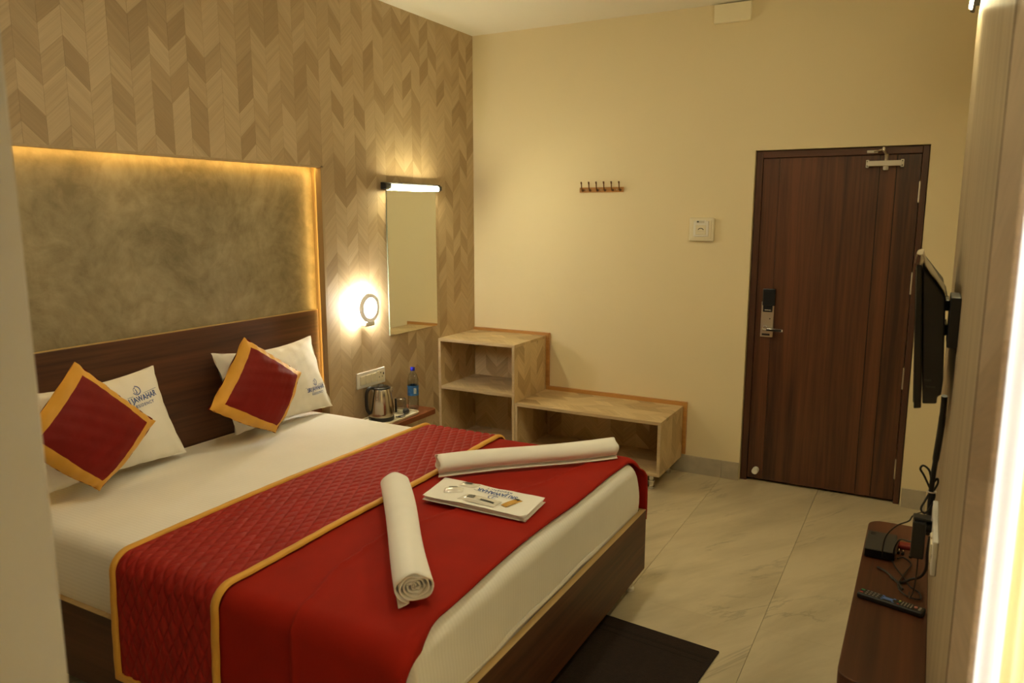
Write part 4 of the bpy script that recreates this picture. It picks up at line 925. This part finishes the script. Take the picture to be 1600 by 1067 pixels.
MB().lathe([(0.0150, 0.262), (0.0152, 0.270), (0.0152, 0.282), (0.0140, 0.285), (0.0, 0.285)], (BX_, BY_, BZ_), seg=24).build('cap', m_bluecap, bt, smooth=True)
pc = thing('kettle_plug', 'black plug and cord coiled on the cream tray', 'plug', (0.17, -1.13, LZ+0.006))
MB().tube([(0.172, -1.21, LZ+0.013), (0.185, -1.17, LZ+0.013), (0.178, -1.15, LZ+0.014), (0.170, -1.135, LZ+0.018)], 0.0035, 8, 5).build('cord', m_black, pc, smooth=True)
MB().tube([(0.165, -1.225, LZ+0.013), (0.198, -1.205, LZ+0.011), (0.200, -1.175, LZ+0.011)], 0.0035, 8, 5).build('cord', m_black, pc, smooth=True)
MB().lathe([(0.010, -0.020), (0.017, -0.010), (0.018, 0.012), (0.012, 0.016)], (0.165, -1.118, LZ+0.026), 'y', 16).build('plug_body', m_black, pc, smooth=True)
for dx, dz in ((-0.008, 0.0), (0.008, 0.0), (0, 0.011)): MB().lathe([(0.0026, 0.016), (0.0026, 0.034)], (0.165+dx, -1.118, LZ+0.024+dz), 'y', 8).build('plug_pin', m_lockm, pc, smooth=True)

# ------------------------------------------------------------------ television corner
def tvp(x, z): return (3.035+(x-3.035)*0.887, 1.74+(z-1.74)*0.887)
TY0, TY1 = -2.600, -1.880
tv = thing('television', 'black flat television on the laminate wall seen edge on', 'television', (3.04, -2.24, 1.205))
front = [tvp(2.997, 1.584), tvp(3.013, 1.584), tvp(3.045, 1.139), tvp(3.024, 1.135)]
MB().prism(front, 'y', TY0, TY1).build('bezel_frame', m_blackg, tv, bevel=0.003)
back = [tvp(3.015, 1.575), tvp(3.084, 1.487), tvp(3.092, 1.340), tvp(3.098, 1.230), tvp(3.096, 1.185), tvp(3.086, 1.178), tvp(3.086, 1.156), tvp(3.047, 1.152)]
MB().prism(back, 'y', TY0+0.006, TY1-0.006).build('rear_casing', m_black, tv, bevel=0.004)
sc0 = [tvp(2.9955, 1.570), tvp(2.9975, 1.570), tvp(3.0225, 1.152), tvp(3.0205, 1.152)]
MB().prism(sc0, 'y', TY0+0.014, TY1-0.014).build('screen', m_blackg, tv)
vents = MB()
for a, b in (((3.045, 1.225), (3.066, 1.232)), ((3.052, 1.205), (3.078, 1.215))):
    p0 = tvp(*a); p1 = tvp(*b); MB().box(min(p0[0], p1[0]), TY0+0.0045, p0[1], max(p0[0], p1[0]), TY0+0.010, p0[1]+0.005).build('side_port', m_dark, tv)
def dust(u, v):
    pr_ = [(2.992, 1.588), (2.994, 1.612), (3.012, 1.614), (3.022, 1.582), (3.056, 1.536), (3.088, 1.488)]
    t = u*(len(pr_)-1); i = min(int(t), len(pr_)-2); f = t-i; x = pr_[i][0]+(pr_[i+1][0]-pr_[i][0])*f; z = pr_[i][1]+(pr_[i+1][1]-pr_[i][1])*f
    x, z = tvp(x, z); return (x, TY0-0.002+0.30*v, z+0.001+0.004*abs(math.sin(9*u+5*v)))
MB().grid(dust, 20, 16).build('dust_sheet', plain('beige_film', (0.40, 0.33, 0.22), 0.35), tv, smooth=True, thick=0.0015)
mt = MB().box(3.090, -2.63, 1.385, PX, -2.47, 1.520).build('wall_plate', m_black, tv, bevel=0.003)
MB().box(3.062, -2.50, 1.40, 3.090, -2.36, 1.43).box(3.062, -2.50, 1.47, 3.090, -2.36, 1.50).build('mount_arm', m_black, tv, bevel=0.002)
SZ = 0.478
ts = thing('media_shelf', 'red brown floating shelf with rounded corners under the television', 'shelf', (3.0, -2.2, SZ-0.05))
rounded_board(2.896, PX, -2.83, -1.575, SZ-0.048, SZ, 0.055, {'00', '01'}, 10).build('shelf_board', m_shelfw, ts, bevel=0.003)
box('support_cleat', m_shelfw, ts, PX-0.03, -2.70, SZ-0.085, PX, -1.70, SZ-0.048)
sx = thing('set_top_box', 'small black set top box at the far end of the shelf', 'set top box', (2.955, -1.87, SZ))
box('casing', m_dark, sx, 2.903, -1.975, SZ+0.004, 3.006, -1.790, SZ+0.036, bevel=0.003)
box('front_panel', m_blackg, sx, 2.905, -1.978, SZ+0.006, 3.004, -1.974, SZ+0.034, bevel=0.001)
for x in (2.915, 2.994):
    for y in (-1.96, -1.80): MB().lathe([(0.006, 0.0), (0.006, 0.005)], (x, y, SZ), seg=10).build('rubber_foot', m_black, sx)
for i in range(5): box('vent_slot', m_black, sx, 2.915, -1.83+i*0.006, SZ+0.0355, 2.932, -1.827+i*0.006, SZ+0.0363)
# red snack packet behind it
rp = thing('red_packet', 'small red and tan packet beside the set top box', 'packet', (3.035, -1.815, SZ))
MB().box(3.012, -1.838, SZ, 3.060, -1.800, SZ+0.016).build('packet_body', m_redp, rp, bevel=0.005)
MB().box(3.013, -1.802, SZ+0.008, 3.059, -1.794, SZ+0.024).build('packet_flap', plain('tan_card', (0.55, 0.33, 0.16), 0.5), rp, bevel=0.003)
for i, (x, y) in enumerate(((3.016, -1.868), (3.030, -1.872), (3.056, -1.885))):
    cn = thing('cable_connector', ['silver cable connector nearest the set top box', 'silver cable connector in the middle of the shelf tangle', 'silver cable connector below the black adapter'][i], 'connector', (x, y, SZ), 'cable connectors')
    MB().lathe([(0.0045, 0.0), (0.0045, 0.016), (0.003, 0.017), (0.003, 0.022)], (x, y-0.01, SZ+0.006), 'y', 10).build('plug_shell', m_chrome, cn, smooth=True)
    MB().lathe([(0.0055, -0.016), (0.0055, 0.0)], (x, y-0.01, SZ+0.006), 'y', 10).build('grip', m_black, cn, smooth=True)
# remote control
rc = thing('remote_control', 'long black remote control lying across the media shelf', 'remote', (3.01, -2.34, SZ))
RA = Vector((2.912, -2.300, SZ)); RB = Vector((3.106, -2.352, SZ)); rd = (RB-RA).normalized(); rn = Vector((-rd.y, rd.x, 0)); RL = (RB-RA).length
def rpt(a, b, z): return RA+rd*(a*RL)+rn*b+Vector((0, 0, z))
def rblock(a0, a1, b0, b1, z0, z1): return MB().add([rpt(a0, b0, z0), rpt(a1, b0, z0), rpt(a1, b1, z0), rpt(a0, b1, z0), rpt(a0, b0, z1), rpt(a1, b0, z1), rpt(a1, b1, z1), rpt(a0, b1, z1)], [(3,2,1,0),(4,5,6,7),(0,1,5,4),(1,2,6,5),(2,3,7,6),(3,0,4,7)])
rblock(0, 1, -0.023, 0.023, 0.0, 0.019).build('remote_body', m_black, rc, bevel=0.006, seg=3)
b_green = plain('green_button', (0.05, 0.35, 0.12), 0.4); b_redb = plain('red_button', (0.5, 0.05, 0.04), 0.4); b_blue = plain('blue_button', (0.10, 0.22, 0.62), 0.4); b_yel = plain('yellow_button', (0.60, 0.58, 0.10), 0.4); b_grey = plain('grey_button', (0.32, 0.30, 0.25), 0.5); b_pink = plain('pale_red_power_button', (0.62, 0.25, 0.20), 0.4)
def rbtn(a, b, mat, w=0.012, d=0.006, name='button'): rblock(a-w/RL/2, a+w/RL/2, b-d/2, b+d/2, 0.0185, 0.0205).build(name, mat, rc, bevel=0.001, seg=1)
rbtn(0.055, 0.010, b_green); rbtn(0.055, -0.010, b_redb)
for i in range(4):
    for j in range(3): rbtn(0.13+0.055*i, 0.012-0.012*j, b_grey, 0.007, 0.005)
rbtn(0.46, 0.0, b_blue, 0.030, 0.016, 'navigation_pad')
for a, b in ((0.375, 0.012), (0.375, -0.012), (0.545, 0.012), (0.545, -0.012), (0.375, 0.0)): rbtn(a, b, b_blue, 0.008, 0.005)
rbtn(0.625, 0.013, b_yel, 0.007, 0.005); rbtn(0.625, 0.004, b_green, 0.007, 0.005); rbtn(0.625, -0.012, b_redb, 0.007, 0.005)
for i in range(4): rbtn(0.675+0.045*i, 0.0, b_grey, 0.004, 0.028)
MB().lathe([(0.0058, 0.0185), (0.0052, 0.0215), (0.0, 0.0218)], tuple(rpt(0.875, 0.002, 0.0)), seg=16).build('power_button', b_pink, rc, smooth=True)
rbtn(0.935, 0.0, b_grey, 0.007, 0.024, 'brand_strip')
# wall socket plate and adapter
wsck = thing('wall_socket', 'white socket plate on the laminate panel over the media shelf', 'socket', (PX, -2.52, 0.760))
box('cover_plate', m_white, wsck, PX-0.014, -2.690, 0.762, PX, -2.340, 0.862, bevel=0.004)
for y in (-2.655, -2.60): box('rocker_switch', m_cream, wsck, PX-0.018, y, 0.785, PX-0.012, y+0.040, 0.840, bevel=0.002)
box('indicator', m_black, wsck, PX-0.0146, -2.672, 0.806, PX-0.0136, -2.664, 0.815)
ad = thing('power_adapter', 'black power adapter plugged into the white wall socket', 'adapter', (3.07, -2.46, 0.725))
box('adapter_body', m_black, ad, 3.050, -2.500, 0.725, 3.086, -2.415, 0.838, bevel=0.004)
MB().lathe([(0.018, -0.016), (0.018, 0.0)], (PX-0.014, -2.455, 0.815), 'x', 16).build('plug_head', m_black, ad, smooth=True)
MB().box(3.052, -2.48, 0.838, 3.098, -2.44, 0.846).build('top_clip', m_dark, ad, bevel=0.002)
# cables, thick bundle from the television first
def cable(label, pts, r, mat=m_black, parts=None):
    g = MB().tube(pts, r, 8, 7); o = g.build('cable', mat, None, smooth=True); tag(o, label, 'cable', 'cables by the television'); return o
cable('thick black cable bundle hanging down from the television', [(3.102, -2.42, 1.21), (3.103, -2.40, 1.15), (3.101, -2.38, 1.08), (3.097, -2.36, 1.00), (3.094, -2.34, 0.93), (3.093, -2.33, 0.865), (3.094, -2.32, 0.80), (3.094, -2.31, 0.735)], [0.0085]*8+[0.0095]*14+[0.0075]*28)
tie = MB().tube([(3.0945+0.012*math.cos(a), -2.33+0.012*math.sin(a), 0.884) for a in [i*PI/6 for i in range(13)]], 0.0022, 6, 1).build('cable_tie', m_alu, None, smooth=True); tag(tie, 'pale tie round the hanging cable bundle', 'cable tie')
cable('black cable loop sticking out above the pale tie', [(3.092, -2.335, 0.89), (3.070, -2.34, 0.935), (3.058, -2.34, 0.955), (3.066, -2.34, 0.967), (3.083, -2.34, 0.953), (3.094, -2.335, 0.915), (3.106, -2.335, 0.930), (3.109, -2.335, 0.915), (3.100, -2.335, 0.890)], 0.0032)
cable('black cable loop hanging just below the pale tie', [(3.092, -2.33, 0.885), (3.078, -2.335, 0.850), (3.070, -2.335, 0.825), (3.080, -2.335, 0.812), (3.094, -2.335, 0.830), (3.104, -2.33, 0.870), (3.097, -2.33, 0.885)], 0.0032)
cable('thin black cable arching from the bundle to the set top box', [(3.094, -2.31, 0.80), (3.075, -2.28, 0.795), (3.050, -2.22, 0.755), (3.040, -2.15, 0.71), (3.005, -2.08, 0.66), (2.975, -2.03, 0.60), (2.965, -2.01, 0.545), (2.966, -1.995, 0.505), (2.97, -1.98, 0.495)], 0.0026)
cable('black cable drooping from the bundle behind the adapter', [(3.096, -2.31, 0.79), (3.085, -2.27, 0.745), (3.062, -2.22, 0.715), (3.055, -2.20, 0.66), (3.020, -2.10, 0.62), (3.004, -2.03, 0.56), (3.002, -1.98, 0.51), (3.008, -1.90, 0.486)], 0.0030)
cable('thick black cable sweeping down the wall onto the shelf', [(3.100, -2.36, 0.745), (3.1, -2.27, 0.655), (3.103, -2.20, 0.575), (3.090, -2.14, 0.515), (3.062, -2.12, 0.490), (3.030, -2.15, 0.484), (3.00, -2.12, 0.484)], 0.0045)
cable('black cord coiled on the shelf between box and remote', [(3.000, -1.985, 0.486), (3.012, -2.03, 0.484), (3.040, -2.10, 0.483), (3.062, -2.17, 0.485), (3.090, -2.20, 0.484), (3.092, -2.25, 0.484), (3.050, -2.24, 0.484), (3.025, -2.18, 0.486), (3.045, -2.06, 0.486), (3.060, -1.98, 0.486), (3.035, -1.93, 0.485), (3.015, -1.95, 0.485)], 0.0028)
cable('short grey cable end lying near the set top box', [(2.955, -2.055, 0.483), (2.985, -2.085, 0.484), (3.02, -2.15, 0.485), (3.04, -2.20, 0.484)], 0.0042, m_dark)
cable('thin black cord hanging from the power adapter', [(3.072, -2.46, 0.726), (3.073, -2.44, 0.66), (3.070, -2.38, 0.57), (3.062, -2.28, 0.495), (3.060, -2.21, 0.484)], 0.0020)

# ------------------------------------------------------------------ curtain, mat
def curtain(name, label, mat, path, z1=2.44, z0=0.02, spread=0.0):
    """cloth hanging from a plan path; the pleats open slightly towards the hem"""
    P0 = []
    for (p, q) in zip(path, path[1:]):
        n = max(2, int(math.hypot(q[0]-p[0], q[1]-p[1])/0.004))
        for i in range(n): P0.append((p[0]+(q[0]-p[0])*i/n, p[1]+(q[1]-p[1])*i/n))
    P0.append(path[-1])
    for _ in range(3): P0 = [P0[0]]+[((a[0]+2*b[0]+c[0])/4, (a[1]+2*b[1]+c[1])/4) for a, b, c in zip(P0, P0[1:], P0[2:])]+[P0[-1]]
    g = MB(); n = len(P0)-1; nz = 12
    def P_(u, v):
        x, y = P0[int(round(u*n))]; z = z0+(z1-z0)*v
        return (x+0.003*math.sin(4*v+11*u)*(1-v)*(0 if u < 0.02 else 1), y+0.004*math.sin(3*v+37*u)*(1-v), z)
    g.grid(P_, n, nz)
    o = g.build(name, mat, None, smooth=True, ang=120); tag(o, label, 'curtain', 'window curtains'); return o
def pleats(x0, y0, x1, y1, n, amp):
    """zig-zag plan from one point to another, pleats pushed sideways"""
    dx, dy = x1-x0, y1-y0; L = math.hypot(dx, dy); nx, ny = -dy/L, dx/L; out = []
    for i in range(n*2+1):
        t = i/(n*2); s = amp*(1 if i % 2 else -1); out.append((x0+dx*t+nx*s, y0+dy*t+ny*s))
    return out
gold_path = [(3.141, -3.985)]+pleats(3.144, -3.975, 3.245, -3.975, 5, 0.011)+[(3.258, -4.00)]+pleats(3.262, -4.03, 3.262, -4.38, 5, 0.030)
sheer_path = [(3.120, -3.952)]+pleats(3.124, -3.952, 3.30, -3.940, 5, 0.002)+[(3.33, -3.97)]+pleats(3.345, -4.02, 3.345, -4.38, 6, 0.022)
curtain('curtain', 'gold curtain bunched over the bright window at the right edge', m_cgold, gold_path)
curtain('sheer_curtain', 'white sheer lining hanging behind the gold curtain', m_csheer, sheer_path)
rod = MB().tube([(3.262, YW0-0.03, 2.452), (3.262, YW1+0.02, 2.452)], 0.010, 10, 1).build('curtain_rod', m_lockm, None, smooth=True); tag(rod, 'metal curtain rod above the gold curtain', 'curtain rod')
rg = thing('floor_mat', 'dark brown bedside mat on the tiles at the bed foot', 'mat', (2.1, -2.6, 0.0))
ra = math.radians(-5.3)
def rgp(x, y): c, s = math.cos(ra), math.sin(ra); return (2.416+x*c-y*s, -2.083+x*s+y*c)
def quad(x0, y0, x1, y1, z0, z1): return MB().prism([rgp(x0, y0), rgp(x1, y0), rgp(x1, y1), rgp(x0, y1)], 'z', z0, z1)
quad(-0.60, -1.15, 0.0, 0.0, 0.0, 0.009).build('mat_pile', m_rug, rg, bevel=0.003)
for a in ((-0.58, -0.085, -0.02, -0.070), (-0.58, -0.120, -0.02, -0.112)): quad(*a, 0.006, 0.0098).build('border_stripe', m_rugb, rg)
